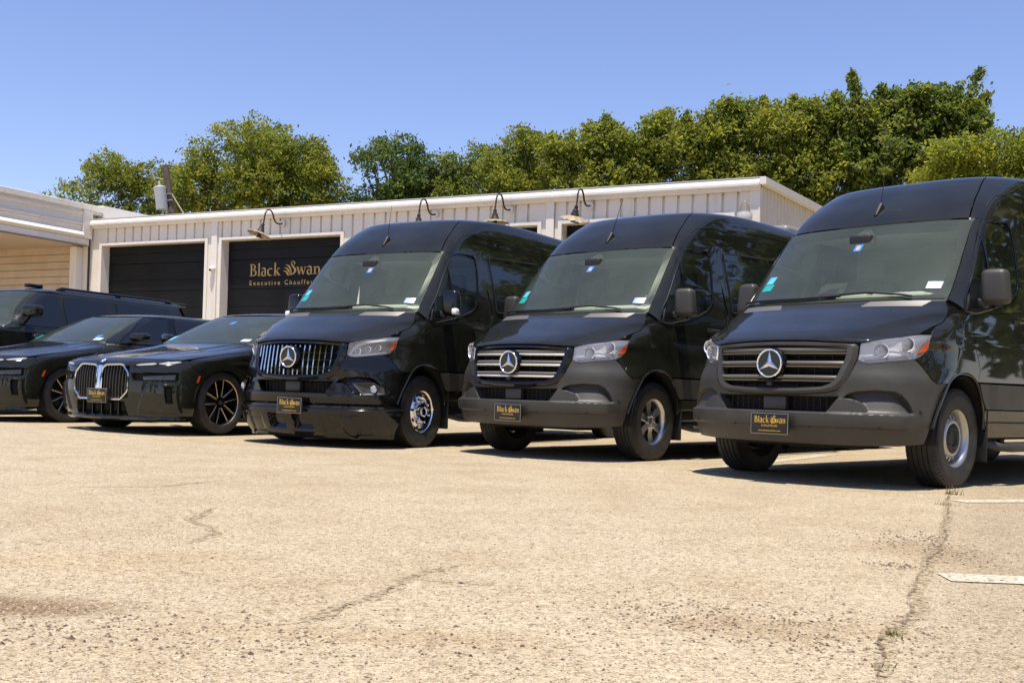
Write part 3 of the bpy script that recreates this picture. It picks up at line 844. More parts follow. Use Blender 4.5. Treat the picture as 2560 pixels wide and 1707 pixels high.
        def win():
            b = [('v', *q) for q in WB]; t = [('v', *q) for q in WT]
            left = [b[0], ('v', 1.175, 1.53), ('v', 1.375, 1.80), t[0]]; right = [b[-1], ('v', 2.015, 1.60), ('v', 2.085, 1.95), t[-1]]
            return G().add(mir(patch(VAN, b, t, left, right, 30, 26, off=-.003, rim=False))).mesh('side_window', [M['doorglass']])
        wn = P('side_window', ('win', s), win, door)
        def seal():
            lp = np.array(WB + [(2.015, 1.60), (2.05, 1.78), (2.085, 1.95)] + WT[::-1] + [(1.375, 1.80), (1.175, 1.53), WB[0]])
            q = resamp(lp, 110); return G().add(mir(tube(sv(VAN, q[:, 0], q[:, 1], .003), .0075, 6, False)), 0).add(mir(tube(sv(VAN, np.full(12, 1.475), np.linspace(1.37, 1.93, 12), .006), .010, 6)), 0).mesh('window_seal', [M['gloss']])
        P('window_seal', ('seal', s), seal, door)
        def handle():
            g = G(); q = np.linspace(1.86, 2.05, 12); p = sv(VAN, q, np.full(12, 1.285), .03); p[0] = sv(VAN, np.array([1.85]), np.array([1.285]), .0)[0]; p[-1] = sv(VAN, np.array([2.06]), np.array([1.285]), .0)[0]
            g.add(mir(tube(p, .013, 8))); return g.mesh('door_handle', [pm])
        P('door_handle', ('handle', s), handle, door)
        # body side behind the door
        def side():
            b = [(2.25, .80), (Lr - 1.75, .80), (Lr - 1.66, .83), (Lr - 1.25, .85), (Lr - .84, .83), (Lr - .76, .80), (Lr, .80)]
            t = [(2.24, 2.17), (3.6, 2.22), (Lr, 2.24)]
            return G().add(mir(sidepatch(VAN, b, t, 50, 40, shrink=.003))).mesh('body_side', [pm])
        bs = P('body_side', ('side', s, Lr), side)
        def seams():
            g = G()
            for v in (2.33, 3.62):
                w = np.linspace(.82, 2.36, 34); g.add(mir(tube(sv(VAN, np.full(34, v), w, -.0015), .0035, 5)))
            v = np.concatenate([np.linspace(1.70, 2.2, 24), np.linspace(2.25, Lr - .1, 40)]); w = np.interp(v, [1.7, 1.76, 1.86, 2.0, 2.16, 2.55, 3.5, 7], [2.20, 2.25, 2.31, 2.34, 2.36, 2.39, 2.44, 2.46]); g.add(mir(tube(sv(VAN, v, w, -.002), .006, 6)))
            v = np.linspace(3.7, Lr - .2, 30); g.add(mir(tube(sv(VAN, v, np.full(30, 1.33), 0), .008, 6)))
            return g.mesh('panel_seam', [M['void']])
        P('panel_seam', ('seams', s, Lr), seams, bs)
        for k, (a, b) in enumerate(((2.40, 3.56), (3.68, Lr - .25))):
            P('side_window', ('rwin', s, k, Lr), lambda: G().add(mir(patch(VAN, [('v', a, 1.50), ('v', b, 1.50)], [('v', a - .02, 2.125), ('v', b, 2.18)], [('v', a, 1.50), ('v', a - .02, 2.125)], [('v', b, 1.50), ('v', b, 2.18)], 30, 20, off=.004, depth=.01))).mesh('side_window', [M['tint']]), bs)
            def rseal():
                lp = resamp(np.array([(a, 1.50), (b, 1.50), (b, 2.18), (a - .02, 2.125), (a, 1.50)]), 90); return G().add(mir(tube(sv(VAN, lp[:, 0], lp[:, 1], .005), .009, 6, False))).mesh('window_seal', [M['dark']])
            P('window_seal', ('rseal', s, k, Lr), rseal, bs)
        def strip_():
            g = G(); g.add(mir(sidepatch(VAN, [(1.352, .588), (Lr - 1.72, .588)], [(1.215, .782), (Lr - 1.74, .797)], 40, 8, off=.012, depth=.02)))
            return g.mesh('side_cladding', [M['plastic']])
        P('side_cladding', ('strip', s, Lr), strip_)
        P('side_cladding', ('strip2', s, Lr), lambda: G().add(mir(sidepatch(VAN, [(Lr - .78, .588), (Lr, .588)], [(Lr - .76, .797), (Lr, .797)], 12, 8, off=.012, depth=.02))).mesh('side_cladding', [M['plastic']]))
        P('sill', ('sill', s, Lr), lambda: G().add(mir(sidepatch(VAN, [(1.42, .37), (Lr - 1.66, .37)], [(1.37, .582), (Lr - 1.72, .582)], 30, 10, off=-.006, depth=.03))).mesh('sill', [pm]))
        P('mud_flap', ('flap', s), lambda: G().add(mir(rbox(.70, 1.0, 1.40, 1.415, .19, .62, .006, 2))).mesh('mud_flap', [M['dark']]))
        # door mirror
        def mirror_():
            g = G(); v, f = rbox(.985, 1.182, 1.215, 1.325, 1.375, 1.645, .045, 4)
            v = np.array(v); v[:, 1] += (v[:, 0] - 1.0) * .12; v[:, 0] += (v[:, 2] - 1.5) * -.10 * (v[:, 0] > 1.1); g.add(mir((v, f)), 0)
            return g.mesh('door_mirror', [M['plastic'] if not black else M['gloss']])
        mo = P('door_mirror', ('mirror', s, black), mirror_)
        P('mirror_arm', ('marm', s), lambda: G().add(mir(rbox(.90, 1.03, 1.225, 1.315, 1.350, 1.425, .02, 3))).add(mir(tube([(.955, 1.10, 1.30), (.93, 1.14, 1.42), (.915, 1.2, 1.50)], [.03, .026, .012], 8))).mesh('mirror_arm', [M['dark']]), mo)
        P('mirror_glass', ('mglass', s), lambda: G().add(mir(box(1.005, 1.155, 1.335, 1.352, 1.40, 1.62))).mesh('mirror_glass', [M['chrome']]), mo)
        if black: P('turn_signal', ('msig', s), lambda: G().add(mir(rbox(1.125, 1.188, 1.212, 1.30, 1.385, 1.45, .018, 3))).mesh('turn_signal', [M['lampback']]), mo)
        # wheels
        make_wheel(root, {'steel': 'steel', 'chrome_strip': 'alloy6', 'vertical': 'dually'}[style], (s * (.835 if not black else .845), 1.004, .368), s)
        make_wheel(root, {'steel': 'steel', 'chrome_strip': 'alloy6', 'vertical': 'dually'}[style], (s * .835, Lr - 1.25, .368), s)
    # -- roof
    SEAM = [(.770, 2.09), (.742, 2.22), (.710, 2.35), (.677, 2.45), (.655, 2.51), (.60, 2.555)]
    def roofcap():
        b = [('u', 0, 2.088), ('u', .4, 2.088), ('u', .768, 2.090)]; t = [('u', 0, 2.590), ('u', .3, 2.582), ('u', .597, 2.555)]
        r = [('u', a - .003, w) for a, w in SEAM]
        return weld(G().add(patch(VAN, b, t, [b[0], t[0]], r, 40, 60, center=True, depth=.02, shrink=.0025)).mesh('roof_front_panel', [pm]))
    P('roof_front_panel', 'roofcap', roofcap)
    def roof():
        g = G(); nu = 70
        def te(w): return VAN.tv(np.full(len(w), Lr), w)
        def rows(ws, t0):
            t1 = te(ws); k = np.linspace(0, 1, nu) ** 1.7
            t = t0[:, None] + (t1 - t0)[:, None] * k[None]
            return VAN.at(t, np.repeat(ws[:, None], nu, 1))
        sm = np.array(SEAM)
        ws = np.linspace(2.092, 2.555, 36); g.add(both(grid_vf(rows(ws, VAN.tu(np.interp(ws, sm[:, 1], sm[:, 0]) + .003, ws)))))
        ws2 = 2.555 + (2.6274 - 2.555) * (1 - np.linspace(1, 0, 44) ** 1.8)
        t02 = np.where(ws2 < 2.592, VAN.tu(np.interp(ws2, [2.555, 2.584, 2.592], [.603, .30, .0]), ws2), 0)
        g.add(both(grid_vf(rows(ws2, t02))))
        return weld(g.mesh('roof', [pm]))
    roof_o = P('roof', ('roof', Lr), roof)
    def rear():
        w = np.concatenate([np.linspace(.40, 2.4, 20), np.linspace(2.42, 2.627, 14)])
        uu = np.array([VAN.at(np.array(VAN.tv(np.array(Lr), np.array(q))), np.array(q))[0] for q in w])
        Pg = np.array([[(-a, Lr + .01, q), (0, Lr + .03, q), (a, Lr + .01, q)] for a, q in zip(uu, w)])
        return G().add(grid_vf(Pg, True)).mesh('rear_doors', [pm])
    P('rear_doors', ('rear', Lr), rear)
    # -- windscreen
    gb = [('u', 0, 1.395), ('u', .45, 1.398), ('u', .868, 1.408)]; gt = [('u', 0, 2.080), ('u', .4, 2.080), ('u', .795, 2.082)]
    gr = [('u', .868, 1.408), ('u', .858, 1.55), ('u', .831, 1.80), ('u', .800, 2.05), ('u', .795, 2.082)]
    ws = P('windshield', 'ws', lambda: weld(G().add(patch(VAN, gb, gt, [gb[0], gt[0]], gr, 40, 34, off=-.004, center=True, rim=False)).mesh('windshield', [M['wsglass']])))
    def frit():
        o_ = [(0,1.40),(.45,1.402),(.866,1.412),(.856,1.55),(.829,1.80),(.798,2.05),(.792,2.079),(.4,2.078),(0,2.078)]
        i_ = [(0,1.425),(.45,1.428),(.76,1.440),(.805,1.49),(.80,1.60),(.775,1.85),(.757,1.955),(.735,1.972),(.10,1.985)]
        a = np.array(o_); b = np.array(i_)
        st = strip(VAN, [resamp(a, 100), resamp(b, 100)], [-.0055, -.0055])
        return weld(G().add(both(st)).mesh('windshield_border', [M['gloss']]))
    P('windshield_border', 'frit', frit, ws)
    P('sensor_pod', 'pod', lambda: G().add(rbox(-.10, .09, 1.24, 1.36, 1.90, 1.99, .02, 3)).mesh('sensor_pod', [M['dark']]), ws)
    def wiper(s):
        g = G()
        if s > 0: q = np.array([(.655, 1.408), (.58, 1.424), (.32, 1.452), (.18, 1.445), (-.05, 1.428)])
        else: q = np.array([(-.90, 1.43), (-.60, 1.425), (-.23, 1.42), (.0, 1.43), (.10, 1.432)])
        c = resamp(q, 30); g.add(tube(su(VAN, c[:, 0], c[:, 1], .018), .009, 6)); g.add(tube(su(VAN, c[6:, 0] , c[6:, 1] + .004, .006), .006, 5))
        return g.mesh('wiper', [M['dark']])
    P('wiper', 'wip1', lambda: wiper(1)); P('wiper', 'wip2', lambda: wiper(-1))
    for s in (1, -1):
        def vent():
            o_ = [(s * a, b) for a, b in ((.344, 1.337), (.380, 1.378), (.795, 1.382), (.767, 1.335))]
            b = resamp([o_[0], o_[3]], 24); t = resamp([o_[1], o_[2]], 24); g = G()
            for k in range(4):
                f0, f1 = k / 4, (k + .78) / 4
                g.add(strip(VAN, [b + (t - b) * f0, b + (t - b) * f1], [.003, .008]) if s > 0 else flip_vf(strip(VAN, [b + (t - b) * f0, b + (t - b) * f1], [.003, .008])))
            return g.mesh('hood_vent', [M['silver_trim']])
        P('hood_vent', ('vent', s), vent)
    # -- grille and emblem
    skin = {'steel': M['plastic'], 'chrome_strip': M['gloss'], 'vertical': M['gloss']}[style]
    gf = P('grille', ('gframe', style), lambda: grille_frame(skin))
    def gback():
        g = G(); q = resamp(FR_IN, 60); g.add(both(strip(VAN, [np.stack([q[:, 0] * 0, q[:, 1]], 1), q], [-.085, -.085]))); 
        for w in (.74, .83, .94): g.add(hbar(w, w + .006, -.075, .01))
        for u in (-.42, -.3, -.18, .18, .3, .42): g.add(box(u - .004, u + .004, .07 + .35 * u * u, .085 + .35 * u * u, .72, 1.01))
        return g.mesh('grille_backing', [M['void']])
    P('grille_backing', 'gback', gback, gf)
    if style != 'vertical':
        for k, (a, b, c, d) in enumerate(((.975, 1.005, .957, .966), (.880, .906, .861, .870), (.776, .802, .756, .765))):
            P('grille_slat', ('slat', style, k), lambda: G().add(hbar(a, b, -.006, .05)).mesh('grille_slat', [M['slat']]), gf)
            P('grille_trim', ('trim', style, k), lambda: G().add(hbar(c - (0 if style == 'steel' else .005), d + (0 if style == 'steel' else .004), .001 if style != 'steel' else -.004, .03)).mesh('grille_trim', [M['slat'] if style == 'steel' else M['strip_chrome']]), gf)
    else:
        for k, u in enumerate(np.linspace(-.515, .515, 18)):
            wtop = 1.004; wbot = float(np.interp(abs(u), [0, .2, .385, .445, .47, .49, .525], [.706, .708, .718, .738, .762, .80, .92])) + .004
            segs = [(wbot, wtop)] if abs(u) > .12 else [(wbot, .765), (.985, wtop)]
            def vb():
                g = G()
                for a, b in segs:
                    w = np.linspace(a, b, 10); bow = u * (1 + .04 * np.sin((w - .7) / .3 * 3.14))
                    rows = np.array([su(VAN, np.full(10, u + du), w, o) for du, o in ((-.007, -.05), (-.007, -.012), (0, -.004), (.007, -.012), (.007, -.05))])
                    g.add(grid_vf(np.transpose(rows, (1, 0, 2))))
                return g.mesh('grille_bar', [M['chrome']])
            P('grille_bar', ('vbar', k), vb, gf)
        P('grille_crossbars', 'cross', lambda: G().add(hbar(.79, .797, -.03, .02)).add(hbar(.86, .867, -.03, .02)).add(hbar(.93, .937, -.03, .02)).mesh('grille_crossbars', [M['dark']]), gf)
    em = cached('star', star_meshes)
    e = obj('emblem', em[1], gf, (0, -.018, .884)); obj('emblem_ring', em[0], e); obj('emblem_star', em[2], e)
    P('front_camera', 'fcam', lambda: G().add(rbox(-.022, .022, -.02, .02, .72, .75, .006, 2)).mesh('front_camera', [M['dark']]), gf)
    # -- bumper, lamps, plate
    bmp = P('bumper', ('bumper', black), lambda: bumper_mesh(M['gloss'] if black else M['plastic']))
    P('intake_grid', 'igrid', intake_grid, bmp)
    for u, w in ((.312, .432), (.765, .443), (.968, .561)):
        for s in (1, -1):
            q = su(VAN, np.array([s * u]), np.array([w]), .003 if u < .9 else -.019)[0]
            o = P('parking_sensor', 'psens', lambda: G().add(lathe([(0, .011), (.004, .010), (.005, .008), (.005, 0)], 16), 0, RZ(R(-90))).mesh('parking_sensor', [M['void']]), bmp); o.location = q; o.rotation_euler = (0, 0, s * R(10 if u < .5 else 30))
    if black:
        def lipm():
            bot = [('u', 0, .205), ('u', .5, .205), ('v', .56, .205)]; top = [('u', 0, .415), ('u', .5, .415), ('v', .60, .415)]
            def dd(Pp):
                u, w = np.abs(Pp[..., 0]), Pp[..., 2]
                tuck = np.interp(w, [.2, .3, .415], [.125, .035, .0]) * .92
                d = .028 + tuck - .02 * sstep(.385, .395, w)
                op = sstep(0, .012, .115 - np.abs(u - .165)) * sstep(.245, .257, w) * (1 - sstep(.335, .345, w))
                d = d - .06 * op
                rc = np.sqrt((u - .64) ** 2 + (w - .275) ** 2)
                d = d - .010 * (1 - sstep(.005, .010, np.abs(rc - .062)))
                d = d - .014 * sstep(.36, .41, u) * (1 - sstep(.86, .92, u)) * sstep(.215, .222, w) * (1 - sstep(.335, .342, w)) * (rc > .07)
                return d
            return weld(G().add(patch(VAN, bot, top, [bot[0], top[0]], [bot[-1], top[-1]], 150, 50, center=True, depth=.05, disp=dd)).mesh('front_lip', [M['gloss']]))
        P('front_lip', 'lip', lipm, bmp)
        for s in (1, -1):
            mir = (lambda x: x) if s > 0 else mirror_vf
            def fog():
                g = G(); o_ = [(.695, .640), (.86, .652), (.935, .60), (.945, .535), (.79, .525), (.695, .640)]; i_ = [(.725, .628), (.855, .637), (.915, .595), (.92, .55), (.80, .542), (.725, .628)]
                g.add(mir(strip(VAN, [resamp(o_, 60), resamp(i_, 60)], [.004, -.004])), 0)
                c = np.array([[.82, .59]] * 60); g.add(mir(strip(VAN, [resamp(i_, 60), c], [-.004, -.012])), 1)
                return g.mesh('fog_light', [M['plastic'], M['dark']])
            fo = P('fog_light', ('fog', s), fog, bmp)
            q = su(VAN, np.array([s * .868]), np.array([.585]), .004)[0]
            o = P('fog_bulb', ('fogb', s), lambda: G().add(lathe([(-.02, .036), (.004, .036), (.008, .031), (.0, .024), (-.012, .012), (-.004, .0)], 28)).mesh('fog_bulb', [M['chrome']]), fo); o.location = q; o.rotation_euler = (0, 0, R(-90 + s * 20))
    headlight_parts(root, black)
    # -- underneath, cabin
    P('pale_backing', 'bulk', lambda: G().add(box(-.80, .80, 2.66, 2.70, .95, 2.10)).mesh('pale_backing', [M['pale_backing']]))  # pale panel added behind the seats to brighten the windscreen view
    def under():
        g = G(); g.add(box(-.62, .62, .35, Lr - .1, .33, .52)); g.add(box(-.95, .95, 1.5, Lr - 1.8, .40, .56)); g.add(box(-.58, .58, .20, .95, .50, 1.02)); g.add(box(-.55, .55, .34, .60, .275, .34))  # underbody boxes; the block behind the grille is added to stop light
        g.add(box(-.76, .76, 2.75, 2.80, .5, 2.3))  # dark partition added to darken the cabin
        return g.mesh('chassis', [M['void']])
    P('chassis', ('under', Lr), under)
    def cabin():
        g = G(); a = np.linspace(-.86, .86, 24)
        pr = [(.90, 1.33), (.98, 1.405), (1.15, 1.432), (1.30, 1.40), (1.36, 1.30), (1.34, 1.0)]
        g.add(grid_vf(np.array([[(x, v + .10 * (x / .86) ** 2, w + .0 * x) for x in a] for v, w in pr])), 0)
        g.add(rbox(.16, .62, 1.10, 1.40, 1.40, 1.49, .04, 3), 0); g.add(rbox(-.18, .10, 1.18, 1.36, 1.38, 1.50, .03, 3), 0)
        g.add(box(-.9, .9, 1.0, 2.68, .92, .95), 0)
        g.add(rbox(-.80, .80, 1.55, 2.7, 2.06, 2.10, .015, 2), 1)
        return g.mesh('cabin_lining', [M['dash'], M['liner']])
    P('cabin_lining', 'cabin', cabin)
    def seat(): 
        g = G(); g.add(rbox(-.26, .26, -.30, .25, 0, .16, .06, 3)); g.add(rbox(-.25, .25, .20, .34, .1, .72, .06, 3)); g.add(rbox(-.13, .13, .24, .33, .74, .95, .04, 3)); return g.mesh('seat', [M['seat']])
    for u in (.45, -.45): P('seat', 'seat', seat).location = (u, 2.05, .98)
    def steer():
        a = np.linspace(0, 2 * math.pi, 40); g = G().add(tube([(.19 * math.cos(q), 0, .19 * math.sin(q)) for q in a], .016, 8, False)).add(rbox(-.17, .17, -.01, .02, -.03, .03, .01, 2)).add(rbox(-.07, .07, -.02, .03, -.08, .06, .02, 2)); return g.mesh('steering_wheel', [M['dark']])
    so = P('steering_wheel', 'steer', steer); so.location = (.45, 1.50, 1.40); so.rotation_euler = (R(-35), 0, 0)
    if style == 'steel':
        def screen():
            o_ = [(-.135, 1.432), (.085, 1.436), (.105, 1.55), (.085, 1.566), (-.10, 1.562), (-.118, 1.545), (-.135, 1.432)]; i_ = [(-.065, 1.482), (.045, 1.484), (.050, 1.508), (.040, 1.516), (-.045, 1.515), (-.056, 1.506), (-.065, 1.482)]
            return G().add(strip(VAN, [resamp(o_, 80), resamp(i_, 80)], [-.004, -.004])).add(strip(VAN, [resamp(i_, 80), resamp(i_, 80)], [-.004, -.030])).mesh('dash_screen', [M['dark']])
        P('dash_screen', 'dscr', screen)
    # -- aerial
    q = su(VAN, np.array([.0]), np.array([2.225]), .0)[0]
    def aerial():
        g = G(); v, f = rbox(-.028, .028, -.075, .075, -.01, .035, .018, 3); v = np.array(v); k = np.clip((v[:, 1] + .075) / .15, 0, 1); v[:, 2] = np.where(v[:, 2] > 0, v[:, 2] * (.35 + .9 * k), v[:, 2]); v[:, 0] *= .55 + .45 * k
        g.add((v, f), 0, RX(R(44))); return g.mesh('aerial_base', [M['dark']])
    ab = P('aerial_base', 'aer', aerial); ab.location = q
    lean = {'steel': .01, 'chrome_strip': .09, 'vertical': .0}[style]
    P('aerial_rod', ('rod', style), lambda: G().add(tube([(0, .03, .03), (lean * .5, .06, .22), (lean, .09, .42)], [.006, .0035, .002], 6)).mesh('aerial_rod', [M['dark']]), ab)
    # -- stickers on the glass
    def stick(n, key, u0, u1, w0, w1, m, skew=0.0):
        def mk():
            b = resamp([(u0, w0), (u1, w0)], 6); t = resamp([(u0 + skew, w1), (u1 + skew, w1)], 6)
            return G().add(strip(VAN, [b, t], [-.0015, -.0015])).mesh('sticker', [M[m]])
        return P(n, key, mk, ws)
    stick('inspection_sticker', ('st1', style), .02 if black else -.02, .085 if black else .045, 1.845, 1.905, 'blue')
    cx = .0525 if black else .0125
    P('sticker_seal', ('st1b', style), lambda: G().add((lambda vf: vf)(strip(VAN, [np.array([(cx + .018 * math.cos(a), 1.875 + .021 * math.sin(a)) for a in np.linspace(0, 6.283, 40)])[::-1], np.array([[cx, 1.875]] * 40)], [-.0008, -.0008]))).mesh('seal', [mat('seal_tan', (.55, .36, .16), .5)]), ws)
    stick('toll_tag', ('st2', style), -.755, -.665, 1.60, 1.665, 'cyan', .012); stick('toll_tag', ('st3', style), -.765, -.645, 1.535, 1.592, 'green', .012)
    stick('registration_sticker', ('st4', style), .705, .80, 1.49, 1.545, 'blue'); stick('registration_date', ('st5', style), .717, .788, 1.5, 1.538, 'paper')
    # -- plate
    pl, tx = cached('plate', plate_meshes)
    po = obj('licence_plate', pl, root, (.035 if not black else .075, -.052 if not black else -.066, .44 if style == 'steel' else (.42 if not black else .405))); po.rotation_euler = (0, R(.6 if style != 'steel' else 0), R(2)); obj('plate_lettering', tx, po)
    P('plate_bracket', ('pbr', style), lambda: G().add(rbox(-.13, .13, .004, .06, -.06, .06, .004, 1)).mesh('plate_bracket', [M['dark']]), po)
    # -- side steps
    for s in (1, -1):
        mir = (lambda x: x) if s > 0 else mirror_vf
        P('side_step', ('step', s, style), lambda: G().add(mir(tube([(.90, 1.52, .335), (1.02, 1.60, .30), (1.055, 1.70, .295), (1.06, 2.6, .295), (1.06, Lr - 2.0, .295), (.92, Lr - 1.9, .33)], .033, 10))).add(mir(rbox(.93, 1.06, 1.8, 2.6, .298, .335, .012, 2))).mesh('side_step', [M['plastic']]))
    return root
# ------------------------------------------------------------------ saloon cars
BMW_T = [(.12,.16,.82,.45,2.3),(.16,.08,.88,.48,2.4),(.22,.03,.93,.52,2.5),(.30,.01,.96,.55,2.5),(.45,.0,.975,.58,2.6),(.60,.005,.978,.60,2.6),(.72,.02,.978,.62,2.6),(.78,.05,.976,.64,2.6),(.82,.12,.974,.66,2.6),
 (.86,.30,.970,.75,2.6),(.92,.66,.962,.75,2.5),(.97,1.0,.950,.65,2.5),(1.02,1.27,.925,.52,2.5),(1.06,1.42,.895,.42,2.5),(1.10,1.51,.865,.36,2.6),(1.25,1.82,.80,.33,2.6),(1.40,2.16,.74,.30,2.6),(1.47,2.34,.70,.32,2.6),
 (1.505,2.48,.64,.4,2.7),(1.53,2.72,.52,.5,2.7),(1.542,3.05,.32,.55,2.5),(1.546,3.4,.04,.5,2.3)]
def bmw_disp(P):
    u, v, w = np.abs(P[..., 0]), P[..., 1], P[..., 2]
    m = (v < 1.7) * sstep(.84, .90, w) * (1 - sstep(1.02, 1.08, w))
    c1 = np.abs(u - (.30 + .16 * v)); c2 = np.abs(u - (.52 + .18 * v))
    d = m * (.012 * (1 - sstep(0, .07, c1)) - .006 * (1 - sstep(0, .10, c2)))
    # shoulder crease and hollow along the flank
    d = d - .016 * np.exp(-((w - .56) / .10) ** 2) * sstep(1.25, 1.6, v) * (1 - sstep(3.6, 3.9, v))
    d = d + .008 * (1 - sstep(0, .035, np.abs(w - .80))) * sstep(.9, 1.3, v)
    return d
BMW = Body(BMW_T, bmw_disp)
M['drl'] = mat('daylight_strip', (.30, .305, .32), .5, spec=.2)
M['kbar'] = mat('kidney_bar_metal', (.20, .18, .155), .3, .9)
KID_O = [(.030,.705),(.045,.735),(.085,.757),(.30,.765),(.345,.757),(.425,.675),(.437,.64),(.437,.47),(.425,.445),(.345,.372),(.315,.362),(.155,.362),(.125,.374),(.042,.445),(.030,.47),(.030,.705)]
def shrink_poly(p, d):
    p = np.array(p); c = p[:-1].mean(0); q = p - c; r = np.abs(q).max(0)
    return c + q * (1 - d / r)
def bmw_front_disp(P):
    u, w = np.abs(P[..., 0]), P[..., 2]
    d = 0 * u
    # pocket for the lower lamps, angular cheek, lower intake
    pk = sstep(0, .01, u - .47 - (.62 - w) * .3) * (1 - sstep(.905, .915, u)) * sstep(.578, .588, w) * (1 - sstep(.655 + (u - .5) * .03, .667 + (u - .5) * .03, w))
    d = d - .045 * pk
    ch = sstep(0, .012, u - (.50 + (.545 - w) * .05 + (w - .2) * .45)) * (1 - sstep(.905, .92, u)) * sstep(.225, .24, w) * (1 - sstep(.54, .552, w))
    d = d + .018 * ch
    sl = sstep(.826, .832, u + (w - .45) * .05) * (1 - sstep(.872, .88, u)) * sstep(.33, .345, w) * (1 - sstep(.515, .525, w))
    d = d - .05 * sl
    ik = (1 - sstep(.40 - (w - .19) * .15, .41 - (w - .19) * .15, u)) * sstep(.195, .205, w) * (1 - sstep(.342, .352, w))
    d = d - .07 * ik
    kd = (1 - sstep(.415, .43, u)) * sstep(.385, .395, w) * (1 - sstep(.735, .745, w)) * sstep(.045, .055, u)
    d = d - .04 * kd
    d = d + .03 * (1 - sstep(.185, .20, w))
    return d
def car_tail(w, vb, vt, w0, w1): return np.interp(w, [w0, w1], [vb, vt])
def build_bmw(name, loc, yaw, wheel, label, first):
    root = bpy.data.objects.new(name, None); COL.objects.link(root)
    root.location = loc; root.rotation_euler = (0, 0, yaw)
    root['label'] = label; root['category'] = 'car'; root['group'] = 'black saloon cars'
    pm = M['paint']; Lr = 5.30
    P = lambda n, key, fn, par=None: obj(n, cached(('bmw',) + (key if isinstance(key, tuple) else (key,)), fn), par or root)
    V = lambda pts: [('v', a, b) for a, b in pts]
    U = lambda pts: [('u', a, b) for a, b in pts]
    def fascia():
        bot = U([(0, .158), (.5, .160), (.80, .168)]) + V([(.525, .19)])
        top = U([(0, .826), (.394, .822), (.70, .815), (.86, .808)]) + V([(.45, .812)])
        right = V([(.525, .19), (.495, .36), (.545, .515), (.57, .55), (.555, .70), (.45, .812)])
        tw = BMW.coons(bot, top, [bot[0], top[0]], right, 120, 90); t, w = tw[..., 0], tw[..., 1]
        nn = BMW.normal(t, w); P0 = BMW.raw(t, w); Pg = P0 + nn * bmw_front_disp(P0)[..., None]
        v, f = panel_vf(Pg, nn, .02, .0015, False, True, True)
        dk = (bmw_front_disp(P0) < -.02).reshape(-1); n = len(v)
        vv, ff = both((v, f)); g = G(); g.add((vv, ff)); g.m = [1 if all((i % n) < dk.size and dk[i % n] for i in q) else 0 for q in ff]
        return weld(g.mesh('bumper', [pm, M['void']]))
    fa = P('bumper', 'fascia', fascia)
    def hood():
        b = U([(0, .830), (.394, .826), (.70, .819), (.87, .812)]); t = U([(0, 1.066), (.45, 1.066), (.82, 1.058)])
        r = b[-1:] + V([(.75, .878), (1.1, .928), (1.45, .974), (1.57, 1.03)]) + t[-1:]
        return weld(G().add(patch(BMW, b, t, [b[0], t[0]], r, 50, 50, center=True)).mesh('hood', [pm], angle=14))
    P('hood', 'hood', hood)
    arch = [(.57, .55), (.62, .615), (.70, .665), (.80, .708), (.915, .723), (1.03, .715), (1.13, .683), (1.22, .615), (1.29, .50), (1.31, .40)]
    for s in (1, -1):
        mir = (lambda x: x) if s > 0 else mirror_vf
        P('fender', ('fender', s), lambda: G().add(mir(patch(BMW, V(arch), V([(.455, .813), (.75, .873), (1.1, .923), (1.40, .963)]), V([(.57, .55), (.555, .70), (.455, .813)]), V([(1.31, .40), (1.36, .70), (1.40, .963)]), 40, 24))).mesh('fender', [pm]))
        P('wheel_well', ('well', s), lambda: G().add(mir(grid_vf(np.array([[(u, .93 - .385 * math.cos(q), .37 + .385 * math.sin(q)) for q in np.radians(np.linspace(-30, 210, 36))] for u in (.965, .60)])))).add(mir(box(.58, .60, .5, 1.4, .2, .8))).mesh('wheel_well', [M['void']]))
        def side():
            b = [(1.325, .24), (Lr - 1.60, .24), (Lr - 1.56, .50), (Lr - 1.42, .66), (Lr - 1.17, .73), (Lr - .92, .66), (Lr - .78, .50), (Lr - .74, .30), (Lr - .05, .40)]
            t = [(1.41, .968), (2.6, 1.01), (4.2, 1.02), (Lr - .05, 1.00)]
            lf = [(1.325, .24), (1.335, .40), (1.37, .70), (1.41, .968)]
            return G().add(mir(patch(BMW, V(b), V(t), V(lf), V([b[-1], t[-1]]), 70, 30))).mesh('body_side', [pm])
        bs = P('body_side', ('side', s), side)
        def seams():
            g = G()
            for v in (2.80, 3.95): g.add(mir(tube(sv(BMW, np.full(20, v) + np.linspace(-.05, .02, 20), np.linspace(.30, 1.0, 20), -.001), .003, 5)))
            return g.mesh('panel_seam', [M['void']])
        P('panel_seam', ('seams', s), seams, bs)
        for k, v in enumerate((2.45, 3.60)):
            P('door_handle', ('hdl', s, k), lambda: G().add(mir(tube(sv(BMW, np.linspace(v, v + .22, 8), np.full(8, .86), .012), .010, 6))).mesh('door_handle', [pm]), bs)
        # shoulder up to the glass
        P('shoulder', ('shoulder', s), lambda: G().add(mir(patch(BMW, V([(1.42, .974), (2.6, 1.014), (4.2, 1.024), (Lr - .05, 1.004)]), V([(1.60, 1.035), (2.7, 1.055), (4.6, 1.06), (Lr - .1, 1.03)]), V([(1.42, .974), (1.60, 1.035)]), V([(Lr - .05, 1.004), (Lr - .1, 1.03)]), 50, 6, rim=False))).mesh('shoulder', [pm]))
        P('a_pillar', ('apil', s), lambda: G().add(mir(patch(BMW, U([(.80, 1.062)]) + V([(1.78, 1.055)]), U([(.608, 1.462)]) + V([(2.42, 1.462)]), U([(.80, 1.062), (.715, 1.25), (.608, 1.462)]), V([(1.78, 1.055), (2.05, 1.25), (2.42, 1.462)]), 8, 24))).mesh('a_pillar', [pm]))
